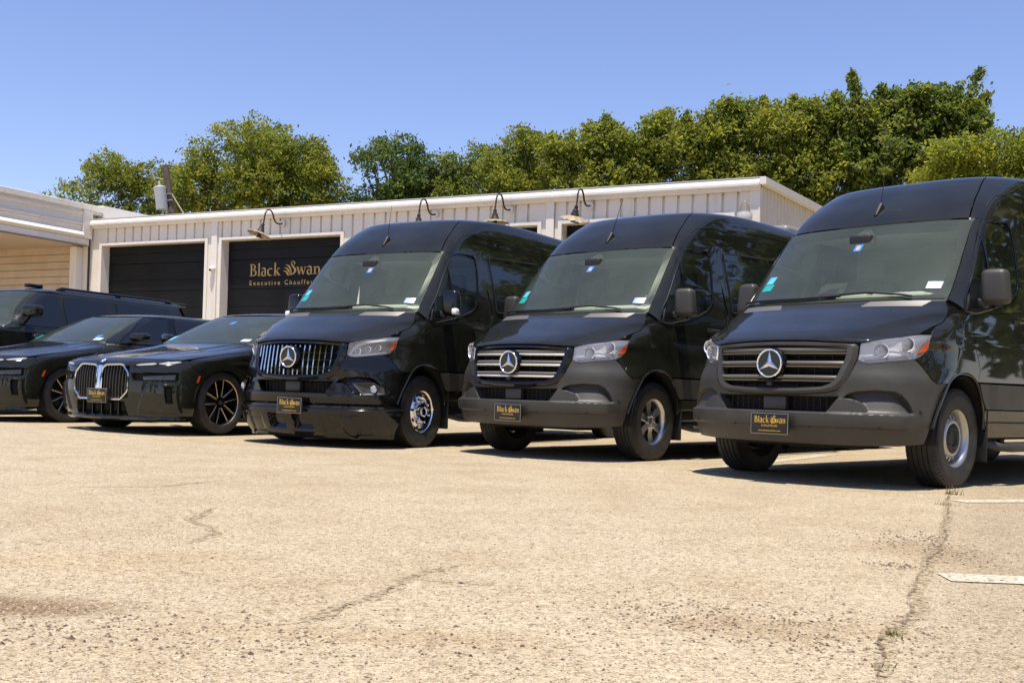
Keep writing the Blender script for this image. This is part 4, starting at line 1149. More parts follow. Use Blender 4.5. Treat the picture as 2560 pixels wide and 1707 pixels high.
        for k, (b0, b1, t0, t1) in enumerate(((1.82, 2.72, 2.40, 2.79), (2.92, 3.80, 2.92, 3.62), (3.86, 4.55, 3.68, 4.02))):
            wt = (1.455, 1.470, 1.465)[k]
            P('side_window', ('win', s, k), lambda: G().add(mir(patch(BMW, V([(b0, 1.065), (b1, 1.068)]), V([(t0, wt - (.03 if k == 0 else 0)), (t1, wt if k < 2 else 1.40)]), V([(b0, 1.065), (t0, wt - (.03 if k == 0 else 0))]), V([(b1, 1.068), (t1, wt if k < 2 else 1.40)]), 20, 16, off=.001, depth=.01))).mesh('side_window', [M['tint']]))
        P('window_frame', ('wf', s), lambda: G().add(mir(patch(BMW, V([(1.70, 1.056), (4.75, 1.062)]), V([(2.42, 1.466), (4.05, 1.466)]), V([(1.70, 1.056), (2.05, 1.25), (2.42, 1.466)]), V([(4.75, 1.062), (4.40, 1.25), (4.05, 1.466)]), 40, 20, off=-.006))).mesh('window_frame', [M['gloss']]))
        def mirr():
            g = G(); v, f = rbox(.955, 1.175, 1.86, 2.02, 1.09, 1.205, .05, 4); v = np.array(v); v[:, 2] += (v[:, 0] - 1) * .05; v[:, 1] += (v[:, 0] - 1.0) * .35; g.add(mir((v, f)), 0)
            g.add(mir(tube([(.86, 1.92, 1.05), (.95, 1.93, 1.075), (1.02, 1.95, 1.10)], [.03, .025, .02], 8)), 1); return g.mesh('door_mirror', [pm, M['gloss']])
        P('door_mirror', ('mir', s), mirr)
        P('side_marker', ('mark', s), lambda: G().add(mir(patch(BMW, V([(.508, .575), (.538, .575)]), V([(.545, .655), (.572, .655)]), V([(.508, .575), (.545, .655)]), V([(.538, .575), (.572, .655)]), 4, 8, off=.003, depth=.008))).mesh('side_marker', [M['amber']]), fa)
        # lamps
        def drl():
            g = G(); o_ = resamp([(.465, .722), (.50, .757), (.62, .772), (.78, .788), (.905, .806)], 40); i_ = resamp([(.465, .722), (.60, .738), (.74, .748), (.86, .762), (.905, .806)], 40)
            g.add(mir(strip(BMW, [i_, o_], [.003, .003])), 0); return g.mesh('upper_lamp', [M['gloss']])
        ul = P('upper_lamp', ('drl', s), drl, fa)
        for k, (a, b) in enumerate((((.505, .738), (.715, .764)), ((.735, .751), (.890, .790)))):
            def gd():
                n = 24; x = np.linspace(a[0], b[0], n); mid = np.interp(x, [.46, .5, .62, .78, .905], [.722, .749, .760, .773, .795]); th = np.interp(x, [a[0], a[0] + .04, b[0] - .03, b[0]], [.003, .010, .012, .004])
                return G().add(mir(strip(BMW, [np.stack([x, mid - th], 1), np.stack([x, mid + th], 1)], [.006, .006]))).mesh('light_guide', [M['drl']])
            P('light_guide', ('drlg', s, k), gd, ul)
        P('lower_lamp', ('low', s), lambda: G().add(mir(patch(BMW, U([(.60, .59), (.895, .600)]), U([(.585, .632), (.895, .662)]), U([(.60, .59), (.585, .632)]), U([(.895, .600), (.895, .662)]), 16, 8, off=-.025, depth=.02))).mesh('lower_lamp', [mat('smoked_lamp', (.10, .095, .085), .12, .4)]) , fa)
        make_wheel(root, wheel, (s * .845, .93, .36), s); make_wheel(root, wheel, (s * .845, .93 + 3.215, .36), s)
        # kidney grille
        def kf():
            o_ = resamp(KID_O, 120); i_ = shrink_poly(resamp(KID_O, 120), .020); m_ = (o_ + i_) / 2
            return G().add(mir(strip(BMW, [i_, i_, m_, o_, o_], [-.03, .006, .014, .010, -.01]))).mesh('kidney_grille', [M['chrome']])
        kg = P('kidney_grille', ('kid', s), kf, fa)
        for k, u in enumerate(np.linspace(.078, .392, 8)):
            lo = float(np.interp(u, [.042, .13, .34, .425], [.44, .375, .375, .445])); hi = float(np.interp(u, [.03, .09, .34, .43], [.70, .75, .75, .67]))
            P('kidney_bar', ('kbar', s, k), lambda: G().add(mir(strip(BMW, [np.stack([np.full(40, u - .0048), np.linspace(lo, hi, 40)], 1), np.stack([np.full(40, u - .0022), np.linspace(lo, hi, 40)], 1), np.stack([np.full(40, u + .0022), np.linspace(lo, hi, 40)], 1), np.stack([np.full(40, u + .0048), np.linspace(lo, hi, 40)], 1)][::-1], [-.035, -.002, -.002, -.035]))).mesh('kidney_bar', [M['kbar']]), kg)
    # centre parts
    P('windshield', 'ws', lambda: weld(G().add(patch(BMW, U([(0, 1.070), (.45, 1.070), (.795, 1.066)]), U([(0, 1.462), (.4, 1.462), (.605, 1.462)]), U([(0, 1.07), (0, 1.462)]), U([(.795, 1.066), (.71, 1.25), (.605, 1.462)]), 30, 26, off=-.002, center=True, rim=False)).mesh('windshield', [M['wsglass']])))
    def roof():
        nu = 50; g = G(); ws = 1.464 + (1.5459 - 1.464) * (1 - np.linspace(1, 0, 30) ** 2)
        u0 = np.interp(ws, [1.464, 1.475, 1.48], [.60, .3, 0]) ; t0 = np.where(ws < 1.48, BMW.tu(u0, ws), 0)
        ve = np.interp(ws, [1.464, 1.546], [4.05, 3.75]); t1 = BMW.tv(ve, ws)
        k = np.linspace(0, 1, nu) ** 1.5; t = t0[:, None] + (t1 - t0)[:, None] * k
        g.add(both(grid_vf(BMW.at(t, np.repeat(ws[:, None], nu, 1)))))
        b = U([(0, 1.464), (.4, 1.464), (.60, 1.464)])
        return weld(g.mesh('roof', [pm]))
    P('roof', 'roof', roof)
    def rear():
        g = G(); w = np.linspace(1.06, 1.54, 16); ve = np.interp(w, [1.06, 1.464, 1.546], [4.78, 4.05, 3.75]); ww = np.array([float(BMW.f[1](np.array(q))) for q in w])
        g.add(grid_vf(np.array([[(x * a, v + .06 * (1 - x * x), q) for x in np.linspace(-1, 1, 9)] for a, v, q in zip(ww, ve, w)]), True), 1)
        g.add(grid_vf(np.array([[(x * .90, v, 1.045 - .02 * (v > 5)) for x in np.linspace(-1, 1, 5)] for v in (4.55, 4.9, 5.22)])), 0)
        g.add(grid_vf(np.array([[(x * .93, v, q) for x in np.linspace(-1, 1, 5)] for v, q in ((5.22, 1.03), (5.27, .95), (5.27, .40))])), 0)
        return g.mesh('tail', [pm, M['tint']])
    P('tail', 'tail', rear)
    P('chassis', 'under', lambda: G().add(box(-.58, .58, .4, 5.0, .17, .5)).add(box(-.88, .88, 1.35, 3.65, .17, .55)).add(box(-.55, .55, .25, .9, .3, .76)).mesh('chassis', [M['void']]))
    def cabin():
        g = G(); g.add(rbox(-.72, .72, 1.72, 2.35, 1.0, 1.07, .03, 2), 0); g.add(box(-.80, .80, 1.7, 4.4, .55, .6), 0)
        for u in (-.38, .38):
            g.add(rbox(u - .24, u + .24, 2.85, 3.0, .6, 1.18, .05, 2), 1); g.add(rbox(u - .13, u + .13, 2.9, 2.98, 1.18, 1.36, .03, 2), 1)
        g.add(rbox(-.68, .68, 3.75, 3.9, .6, 1.15, .05, 2), 1); return g.mesh('cabin_lining', [M['dash'], M['seat']])
    P('cabin_lining', 'cabin', cabin)
    def emb():
        g = G(); g.add(lathe([(0, .041), (.004, .041), (.006, .036), (.006, .024)], 40), 0, RZ(R(-90)))
        for k in range(4):
            a = np.radians(np.linspace(90 * k, 90 * k + 90, 10)); v = [(0, -.0055, 0)] + [(.024 * math.cos(q), -.0055, .024 * math.sin(q)) for q in a]
            g.add((v, [(0, i + 1, i) [::-1] if False else (0, i, i + 1) for i in range(1, 10)]), 1 + k % 2)
        g.add(lathe([(.0045, .036), (.005, .024)], 40), 3, RZ(R(-90)))
        return g.mesh('emblem', [M['chrome'], M['paper'], M['blue'], M['gloss']], smooth=False)
    e = P('emblem', 'emblem', emb, fa); e.location = su(BMW, np.array([0.]), np.array([.792]), .006)[0]; e.rotation_euler = (R(-50), 0, 0)
    P('inner_bar', 'ibar', lambda: G().add(strip(BMW, [np.stack([np.linspace(-.03, .03, 40), np.full(40, .46)], 1), np.stack([np.linspace(-.018, .018, 40), np.full(40, .60)], 1), np.stack([np.linspace(-.035, .035, 40), np.full(40, .74)], 1)], [.012, .012, .010])).mesh('inner_bar', [M['chrome']]), fa)
    for u in (-.27, -.12, .03, .18, .3): P('intake_fin', 'ifin', lambda: G().add(box(-.006, .006, .02, .06, .2, .35)).mesh('intake_fin', [M['gloss']]), fa).location = (u, 0, 0)
    P('inner_mirror', 'imir', lambda: G().add(rbox(-.10, .10, 2.42, 2.45, 1.36, 1.41, .012, 2)).mesh('inner_mirror', [M['dark']]))
    ws = [c for c in root.children if c.name.startswith('windshield')][0]
    for n, key, u0, u1, w0, w1, m in (('inspection_sticker', 's1', -.03 if first else .56, .04 if first else .63, 1.335 if first else 1.13, 1.375 if first else 1.165, 'blue'), ('toll_tag', 's2', -.72, -.60, 1.11, 1.17, 'cyan' if first else 'green'), ('registration_sticker', 's3', .60, .70, 1.095, 1.125, 'paper')):
        P(n, (key, first), lambda: G().add(strip(BMW, [np.stack([np.linspace(u0, u1, 8), np.full(8, w0)], 1), np.stack([np.linspace(u0, u1, 8), np.full(8, w1)], 1)], [.001, .001])).mesh('sticker', [M[m]]), ws)
    pl, tx = cached('plate', plate_meshes)
    po = obj('licence_plate', pl, root, (.012, -.035, .405)); po.rotation_euler = (R(2), 0, 0); obj('plate_lettering', tx, po)
    P('plate_bracket', 'pbr', lambda: G().add(rbox(-.158, .158, .004, .03, -.085, .08, .006, 1)).mesh('plate_bracket', [M['dark']]), po)
    return root

# ------------------------------------------------------------------ the long sport utility vehicle
SUV_T = [(.25,.05,.98,.4,3),(.6,0,1.02,.35,3.2),(1.0,.02,1.03,.35,3.2),(1.15,.15,1.025,.45,3),(1.20,.6,1.02,.5,3),(1.24,1.4,1.0,.5,3),(1.28,1.65,.985,.45,2.8),(1.45,1.87,.935,.40,2.8),(1.65,2.12,.87,.36,2.8),(1.78,2.3,.82,.36,2.8),(1.85,2.45,.74,.45,2.8),(1.89,2.7,.60,.6,2.8),(1.91,3.0,.35,.7,2.6),(1.92,3.4,.05,.6,2.4)]
SUV = Body(SUV_T)
def build_suv(name, loc, yaw, label):
    root = bpy.data.objects.new(name, None); COL.objects.link(root)
    root.location = loc; root.rotation_euler = (0, 0, yaw); root['label'] = label; root['category'] = 'suv'
    pm = M['paint']; Lr = 5.70
    V = lambda pts: [('v', a, b) for a, b in pts]
    U = lambda pts: [('u', a, b) for a, b in pts]
    part = lambda n, g, mats, par=None, **k: obj(n, g.mesh(n, mats, **k), par or root)
    g = G().add(patch(SUV, U([(0, 1.155), (.6, 1.155), (.95, 1.15)]), U([(0, 1.262), (.5, 1.262), (.90, 1.258)]), U([(0, 1.155), (0, 1.262)]), U([(.95, 1.15)]) + V([(.9, 1.19), (1.5, 1.235)]) + U([(.90, 1.258)]), 30, 30, center=True)); ho = part('hood', g, [pm])
    g = G().add(patch(SUV, U([(0, .30), (.6, .30)]) + V([(.42, .32)]), U([(0, 1.15), (.6, 1.15), (.95, 1.145)]) + V([(.60, 1.14)]), U([(0, .30), (0, 1.15)]), V([(.42, .32), (.45, .6), (.60, 1.14)]), 40, 30, center=True)); fr = part('bumper', g, [pm])
    g = G()
    for k in range(8): g.add(strip(SUV, [np.stack([np.linspace(-.62, .62, 40), np.full(40, .62 + k * .06)], 1), np.stack([np.linspace(-.62, .62, 40), np.full(40, .65 + k * .06)], 1)], [.01, .012]))
    part('grille', g, [M['gloss']], fr)
    for s in (1, -1):
        mir = (lambda x: x) if s > 0 else mirror_vf
        arch = [(.53, .55), (.60, .70), (.72, .82), (.88, .875), (1.04, .87), (1.20, .81), (1.32, .70), (1.40, .50)]
        part('fender', G().add(mir(patch(SUV, V(arch), V([(.61, 1.14), (.9, 1.186), (1.5, 1.232)]), V([(.53, .55), (.61, 1.14)]), V([(1.40, .50), (1.5, 1.232)]), 30, 16))), [pm])
        ra = [(1.42, .36), (3.83, .36), (3.90, .55), (4.0, .72), (4.2, .85), (4.36, .875), (4.52, .85), (4.72, .72), (4.82, .55), (4.86, .42), (Lr, .5)]
        bs = part('body_side', G().add(mir(patch(SUV, V(ra), V([(1.51, 1.235), (1.8, 1.245), (Lr, 1.25)]), V([(1.42, .36), (1.51, 1.235)]), V([(Lr, .5), (Lr, 1.25)]), 60, 24))), [pm])
        sg = G()
        for v in (2.80, 3.86): sg.add(mir(tube(sv(SUV, np.full(16, v), np.linspace(.45, 1.24, 16), 0), .004, 5)))
        part('panel_seam', sg, [M['void']], bs)
        for v in (2.5, 3.6): part('door_handle', G().add(mir(tube(sv(SUV, np.linspace(v, v + .2, 8), np.full(8, 1.10), .02), .014, 6))), [pm], bs)
        part('window_frame', G().add(mir(patch(SUV, V([(1.72, 1.252), (Lr - .02, 1.255)]), V([(2.40, 1.80), (Lr - .25, 1.82)]), V([(1.72, 1.252), (2.05, 1.53), (2.40, 1.80)]), V([(Lr - .02, 1.255), (Lr - .25, 1.82)]), 50, 20, off=-.004))), [pm], bs)
        for b0, b1, t0, t1 in ((1.90, 2.74, 2.43, 2.78), (2.84, 3.74, 2.87, 3.74), (3.98, 5.30, 3.93, 5.15)):
            part('side_window', G().add(mir(patch(SUV, V([(b0, 1.285), (b1, 1.285)]), V([(t0, 1.755), (t1, 1.77)]), V([(b0, 1.285), (t0, 1.755)]), V([(b1, 1.285), (t1, 1.77)]), 24, 14, off=.003))), [M['tint']], bs)
        part('a_pillar', G().add(mir(patch(SUV, U([(.905, 1.262)]) + V([(1.73, 1.256)]), U([(.735, 1.80)]) + V([(2.41, 1.80)]), U([(.905, 1.262), (.735, 1.80)]), V([(1.73, 1.256), (2.06, 1.53), (2.41, 1.80)]), 8, 20))), [pm])
        mg = G(); v, f = rbox(1.0, 1.235, 1.93, 2.12, 1.40, 1.575, .05, 4); v = np.array(v); v[:, 1] += (v[:, 0] - 1.0) * .3; mg.add(mir((v, f)), 0); mg.add(mir(tube([(.93, 2.0, 1.30), (1.0, 2.02, 1.34), (1.06, 2.05, 1.42)], [.04, .035, .03], 8)), 1); mg.add(mir(rbox(1.09, 1.245, 1.955, 2.10, 1.418, 1.445, .012, 2)), 2)
        part('door_mirror', mg, [pm, M['gloss'], M['gloss']])
        rg = G(); q = np.linspace(2.85, 5.35, 30); z = np.array([float(1.86 + .05 * math.sin(min(1, (a - 2.85) / .25) * 1.57) * 1) for a in q]); rg.add(mir(tube(np.stack([np.full(30, .70), q, np.where((q > 2.9) & (q < 5.3), 1.895, 1.86)], 1), .022, 8)))
        for a in (2.95, 4.1, 5.25): rg.add(mir(rbox(.68, .72, a - .05, a + .05, 1.84, 1.89, .01, 1)))
        part('roof_rail', rg, [M['gloss']])
        make_wheel(root, 'suv', (s * .87, .95, .40), s); make_wheel(root, 'suv', (s * .87, 4.36, .40), s)
    part('windshield', G().add(patch(SUV, U([(0, 1.27), (.5, 1.27), (.90, 1.266)]), U([(0, 1.81), (.4, 1.81), (.73, 1.80)]), U([(0, 1.27), (0, 1.81)]), U([(.90, 1.266), (.73, 1.80)]), 24, 20, center=True, rim=False)), [M['wsglass']])
    ws_ = 1.802 + (1.9199 - 1.802) * (1 - np.linspace(1, 0, 26) ** 2)
    t0 = np.where(ws_ < 1.82, SUV.tu(np.interp(ws_, [1.80, 1.812, 1.82], [.735, .4, 0]), ws_), 0); ve = np.full(26, Lr - .22); t1 = SUV.tv(ve, ws_); k = np.linspace(0, 1, 50) ** 1.5
    ro = part('roof', G().add(both(grid_vf(SUV.at(t0[:, None] + (t1 - t0)[:, None] * k, np.repeat(ws_[:, None], 50, 1))))), [pm])
    part('roof_spoiler', G().add(rbox(-.68, .68, Lr - .42, Lr + .05, 1.84, 1.895, .02, 3)), [pm])
    part('roof_antenna', G().add(rbox(.22, .34, 2.62, 2.90, 1.90, 1.955, .02, 3)), [M['gloss']])
    part('tailgate', G().add(grid_vf(np.array([[(x * a, v, w) for x in np.linspace(-1, 1, 7)] for a, v, w in ((.98, Lr + .02, .45), (1.0, Lr + .03, .9), (.99, Lr, 1.25), (.80, Lr - .22, 1.80), (.68, Lr - .24, 1.87))]), True)), [pm])
    part('chassis', G().add(box(-.62, .62, .3, 5.5, .25, .6)).add(box(-.95, .95, 1.5, 3.8, .28, .6)).add(box(-.6, .6, .2, 1.2, .5, 1.1)), [M['void']])
    cg = G().add(rbox(-.85, .85, 1.8, 2.3, 1.15, 1.27, .04, 2), 0)
    for u in (-.45, .45): cg.add(rbox(u - .26, u + .26, 2.75, 2.95, .8, 1.42, .06, 2), 1).add(rbox(u - .13, u + .13, 2.8, 2.9, 1.42, 1.62, .04, 2), 1)
    part('cabin_lining', cg.add(box(-.9, .9, 1.7, 5.4, .62, .66), 0), [M['dash'], M['seat']])
    return root
# ------------------------------------------------------------------ the garage building
def white_metal(name, c0, c1):
    m = mat(name, c0, 0.45)
    n = noise(m, 1.3, 8); r = ramp(m, n.outputs['Fac'], [(.35, c0), (.75, c1)])
    tc = N(m, 'ShaderNodeTexCoord'); mp = N(m, 'ShaderNodeMapping'); mp.inputs['Scale'].default_value = (4, 4, .35)
    L(m, tc.outputs['Object'], mp.inputs['Vector'])
    st = noise(m, 2.0, 6, vec=mp.outputs['Vector'])            # rain streaks
    rs = ramp(m, st.outputs['Fac'], [(.55, (1, 1, 1)), (.85, (.82, .76, .68))])
    L(m, mixc(m, 1.0, r.outputs['Color'], rs.outputs['Color'], 'MULTIPLY'), BS(m).inputs['Base Color'])
    return m
M['white'] = white_metal('white_metal_sheet', (.84, .78, .68), (.79, .72, .61))
M['trim'] = white_metal('white_trim', (.86, .81, .72), (.82, .76, .66))
M['roofm'] = mat('roof_sheet', (.62, .60, .57), .4)
M['doorblk'] = mat('garage_door_black', (.004, .0045, .005), .5, spec=.2)
vary(M['doorblk'], 1.1, (.0035, .004, .0045), (.009, .0095, .010))
M['siding'] = mat('beige_siding', (.66, .54, .40), .7); vary(M['siding'], 2.0, (.70, .57, .42), (.60, .48, .34))
M['soffit'] = mat('tan_soffit', (.58, .47, .36), .75)
M['rust'] = mat('bronze_metal', (.055, .045, .036), .5, .5)
M['shade'] = mat('weathered_shade', (.42, .34, .22), .5, .5)
M['grey_metal'] = mat('galvanised_grey', (.24, .225, .20), .6, .1)
TH = R(26.7)
BP = (-10.72, 28.2, 0)
bld = bpy.data.objects.new('garage_building', None); COL.objects.link(bld); bld.location = BP; bld.rotation_euler = (0, 0, -TH)
bld['label'] = 'long white ribbed metal garage building with black roll-up doors behind the vans'; bld['category'] = 'building'
DOORS = [(-.22, 3.34), (3.88, 7.45), (8.93, 12.50), (13.06, 16.62)]
HEAD = 4.14
def ribbed(x0, x1, z0, z1, y=0.0, axis='x', top=None):
    """sheet with trapezoid ribs every 0.30 m"""
    xs = [x0]; ys = [y]
    k = math.ceil((x0 - .05 + .34) / .30)
    r = -.34 + .30 * math.ceil((x0 + .34 + .045) / .30)
    while r < x1 - .045:
        xs += [r - .030, r - .022, r + .022, r + .030]; ys += [y, y + .050, y + .050, y]; r += .30
    xs.append(x1); ys.append(y)
    tp = (lambda a: z1) if top is None else top
    Pg = np.array([[(a, b, z0) for a, b in zip(xs, ys)], [(a, b, tp(a)) for a, b in zip(xs, ys)]])
    return grid_vf(Pg)
def bpart(n, vfs, mats, par=None, smooth=False):
    g = G()
    for q in vfs:
        if isinstance(q, tuple) and len(q) == 2 and isinstance(q[1], int): g.add(q[0], q[1])
        else: g.add(q)
    return obj(n, g.mesh(n, mats, smooth=smooth), par or bld)
# headers above the doors and piers between them, each a sheet of its own
edges = [-.63] + [v for d in DOORS for v in d] + [17.19]
for a, b in DOORS: bpart('wall_header', [ribbed(a - .09, b + .09, 4.21, 4.72)], [M['white']])
piers = [(-.63, -.31), (3.43, 3.79), (7.54, 8.84), (12.59, 12.97), (16.71, 17.02)]
for a, b in piers: bpart('wall_pier', [ribbed(a, b, 0, 4.72)], [M['white']])
bpart('corner_trim', [rbox(17.00, 17.20, -.045, .10, 0, 4.66, .008, 1)], [M['trim']])
bpart('pier_trim', [rbox(3.56, 3.74, -.05, -.002, 0, 4.62, .006, 1)], [M['trim']])
bpart('pier_trim', [rbox(12.70, 12.88, -.05, -.002, 0, 4.62, .006, 1)], [M['trim']])
for a, b in DOORS:
    bpart('door_trim', [rbox(a - .09, a - .001, -.04, .02, 0, 4.21, .005, 1)], [M['trim']])
    bpart('door_trim', [rbox(b + .001, b + .09, -.04, .02, 0, 4.21, .005, 1)], [M['trim']])
    bpart('door_trim', [rbox(a, b, -.038, .02, HEAD, 4.212, .005, 1)], [M['trim']])
    bpart('door_reveal', [box(a - .03, a, .022, .30, 0, HEAD), box(b, b + .03, .022, .30, 0, HEAD), box(a, b, .022, .30, HEAD, HEAD + .03)], [M['trim']])
for k, (a, b) in enumerate(DOORS):
    d = bpy.data.objects.new('garage_door', None); COL.objects.link(d); d.parent = bld; d.location = (a, .23, 0)
    w = b - a
    zs = [0.02, .07, .79, 1.51, 2.23, 2.95, 3.67, HEAD]
    for z0, z1 in zip(zs[1:-1], zs[2:]):
        gv = z0 + .28 if z1 - z0 > .6 else z0 + .26
        prof = [(0.012, z0 + .002), (0, z0 + .010), (0, gv - .02), (.010, gv - .006), (.010, gv + .006), (0, gv + .02), (0, z1 - .010), (.012, z1 - .002)]
        Pg = np.array([[(.01, y, z), (w - .01, y, z)] for y, z in prof])
        obj('door_section', new_mesh('door_section', *grid_vf(Pg), [M['doorblk']], smooth=False), d)
    obj('door_backing', new_mesh('door_backing', *box(0.005, w - .005, .02, .05, .02, HEAD), [M['void']], smooth=False), d)
    if k == 1:
        lt = G(); v, f, x1 = word('Black'); sc = .96 / (x1 - .04); lt.add(orient_front(flat(v, f, sc, 4.57 - a, 3.265, -.004, .29)))
        v, f, _ = word('S'); lt.add(orient_front(flat(v, f, .44, 5.60 - a, 3.262, -.005, .30)))
        v, f, x1 = word('wan'); lt.add(orient_front(flat(v, f, .355, 6.00 - a, 3.275, -.004, .29)))
        v, f = font_vf('Executive Chauffeurs', .155, 1.42); sx = 2.15 / v[:, 0].max(); v = v.copy(); v[:, 0] *= sx
        lt.add(orient_front(flat(v, f, 1, 4.57 - a, 3.045, -.004)))
        obj('door_lettering', lt.mesh('door_lettering', [M['tan_letter']], smooth=False), d)
# eave gutter, roof, gable end
gp = [(-.005, 4.600), (-.085, 4.600), (-.090, 4.655), (-.150, 4.662), (-.158, 4.69), (-.158, 4.735), (-.112, 4.83), (-.005, 4.842)]
for a, b in ((-.55, 5.9), (5.905, 11.9), (11.905, 17.20)):
    bpart('eave_gutter', [prism([(y, z) for y, z in gp], a, b, 'x')], [M['trim']])
RK = lambda y: 4.83 + (y + .14) * .062
bpart('roof', [prism([(-.13, 4.828), (13, RK(13)), (13, RK(13) + .05), (-.13, 4.845)], -.60, 17.30, 'x')], [M['roofm']])
def gable():
    v, f = ribbed(.10, 13, 0, 5, 0, top=lambda a: RK(a) - .10); v = np.array(v).copy()
    q = v.copy(); q[:, 0] = 17.185 - v[:, 1]; q[:, 1] = v[:, 0]; q[:, 0] = 17.185 + (-v[:, 1]) ; return q, f
bpart('gable_wall', [gable()], [M['white']])
bpart('rake_trim', [prism([(-.15, 4.70), (13, RK(13) - .13), (13, RK(13) + .075), (-.15, 4.83)], 17.205, 17.33, 'x')], [M['trim']])
bpart('rear_wall', [box(-.6, 17.2, 12.9, 13.0, 0, 5.5), box(-.66, -.60, .1, 13, 0, 4.8)], [M['white']])
bpart('floor_slab', [box(-.6, 17.1, .05, 12.9, -.05, .02)], [mat('slab', (.3, .28, .25), .9)])
def world_of(s, y, z): return (Matrix.Translation(BP) @ Matrix.Rotation(-TH, 4, 'Z')) @ Vector((s, y, z))
# ------------------------------------------------------------------ gooseneck lamps
def lamp_meshes():
    pth = smooth_curve([(0, 0, 0), (0, -.12, -.03), (0, -.24, -.02), (0, -.32, .05), (0, -.37, .16), (0, -.45, .235), (0, -.57, .225), (0, -.64, .14), (0, -.68, -.02), (0, -.70, -.13)], 60)
    arm = G().add(tube(pth, .019, 8)).mesh('arm', [M['rust']])
    plate = G().add(lathe([(0, .075), (.022, .07), (.03, .05), (.03, 0)], 28), 0, RZ(R(-90))).mesh('wall_plate', [M['trim']])
    neck = G().add(lathe([(.0, 0), (.0, .028), (.06, .030), (.07, .045), (.11, .048), (.13, .060), (.19, .070)], 28), 0, RY(R(90))).mesh('neck', [M['rust']])
    n = 48; rows = []
    for r, z in ((.065, -.175), (.12, -.195), (.17, -.21), (.215, -.235), (.222, -.232), (.17, -.204), (.065, -.168)):
        rows.append([(r * math.cos(a) * (1 + .012 * math.cos(24 * a) * (r > .15)), r * math.sin(a) * (1 + .012 * math.cos(24 * a) * (r > .15)), z + .006 * math.cos(12 * a) * (r > .1)) for a in np.linspace(0, 2 * math.pi, n + 1)])
    shade = G().add(grid_vf(np.array(rows))).mesh('lamp_shade', [M['shade']])
    sock = G().add(lathe([(.19, 0), (.19, .03), (.25, .035), (.26, 0)], 16), 0, RY(R(90))).add(rbox(-.05, .09, -.015, .015, -.285, -.26, .006, 1)).mesh('socket', [M['rust']])
    return arm, plate, neck, shade, sock
LM = lamp_meshes()
lamp_labels = ['gooseneck barn lamp over the lettered black garage door, shade tilted', 'gooseneck barn lamp showing only its neck just above the first van roof', 'gooseneck barn lamp with level shade above the gap between two vans', 'gooseneck barn lamp with tipped shade, nearest the building corner']
for (s, z, tilt, drop), lab in zip(((5.76, 4.47, (R(-14), R(12), 0), .0), (10.0, 4.49, (0, 0, 0), .05), (11.85, 4.50, (0, R(-2), 0), 0.02), (13.69, 4.49, (R(8), R(14), 0), .0)), lamp_labels):
    lo = bpy.data.objects.new('wall_lamp', None); COL.objects.link(lo); lo.location = world_of(s, -.034, z); lo.rotation_euler = (0, 0, -TH)
    lo['label'] = lab; lo['category'] = 'wall lamp'; lo['group'] = 'gooseneck lamps along the garage eave'
    obj('arm', LM[0], lo); obj('wall_plate', LM[1], lo)
    nk = obj('neck', LM[2], lo, (0, -.70, -.12)); nk.rotation_euler = tilt; nk.scale = (1.32, 1.32, 1.2)
    obj('lamp_shade', LM[3], nk); obj('socket', LM[4], nk)
# area light at the corner
so = bpy.data.objects.new('security_light', None); COL.objects.link(so); so.location = world_of(17.0, -.40, 3.92); so.rotation_euler = (0, 0, -TH)
so['label'] = 'grey barrel-shaped security light with white ribbed lens at the building corner'; so['category'] = 'security light'
so_up = RY(R(-90))
obj('housing', G().add(lathe([(.20, .125), (.22, .118), (.225, .105), (.36, .078), (.37, .06), (.37, 0)], 32), 0, so_up).mesh('housing', [M['grey_metal']]), so)
obj('photocell', G().add(lathe([(.37, .045), (.40, .045), (.41, .036), (.44, .034), (.445, 0)], 20), 0, so_up).mesh('photocell', [mat('photocell', (.35, .27, .12), .4)]), so)
def refr():
    n = 48; rows = []
    for r, z in ((.06, 0), (.11, .01), (.135, .06), (.145, .13), (.14, .20)): rows.append([(r * (1 + .02 * math.cos(24 * a)) * math.cos(a), r * (1 + .02 * math.cos(24 * a)) * math.sin(a), z) for a in np.linspace(0, 2 * math.pi, 97)])
    return G().add(grid_vf(np.array(rows))).mesh('refractor', [mat('refractor', (.72, .71, .69), .3)])
obj('refractor', refr(), so)
obj('bracket', G().add(tube([(0, .08, .28), (0, .25, .30), (0, .40, .26)], .02, 8)).mesh('bracket', [M['grey_metal']]), so)
# small white camera on the pier
cam_o = obj('security_camera', G().add(lathe([(-.02, .0), (-.02, .07), (.05, .075), (.09, .055), (.11, 0)], 24), 0, RZ(R(-90))).mesh('security_camera', [M['trim']]), None, world_of(3.66, -.075, 3.44), (R(25), 0, -TH), 'small white dome camera on the pier between the two left doors', 'camera')
obj('camera_eye', G().add(lathe([(.085, .03), (.115, .025), (.12, 0)], 16), 0, RZ(R(-90))).mesh('camera_eye', [M['dark']]), cam_o)

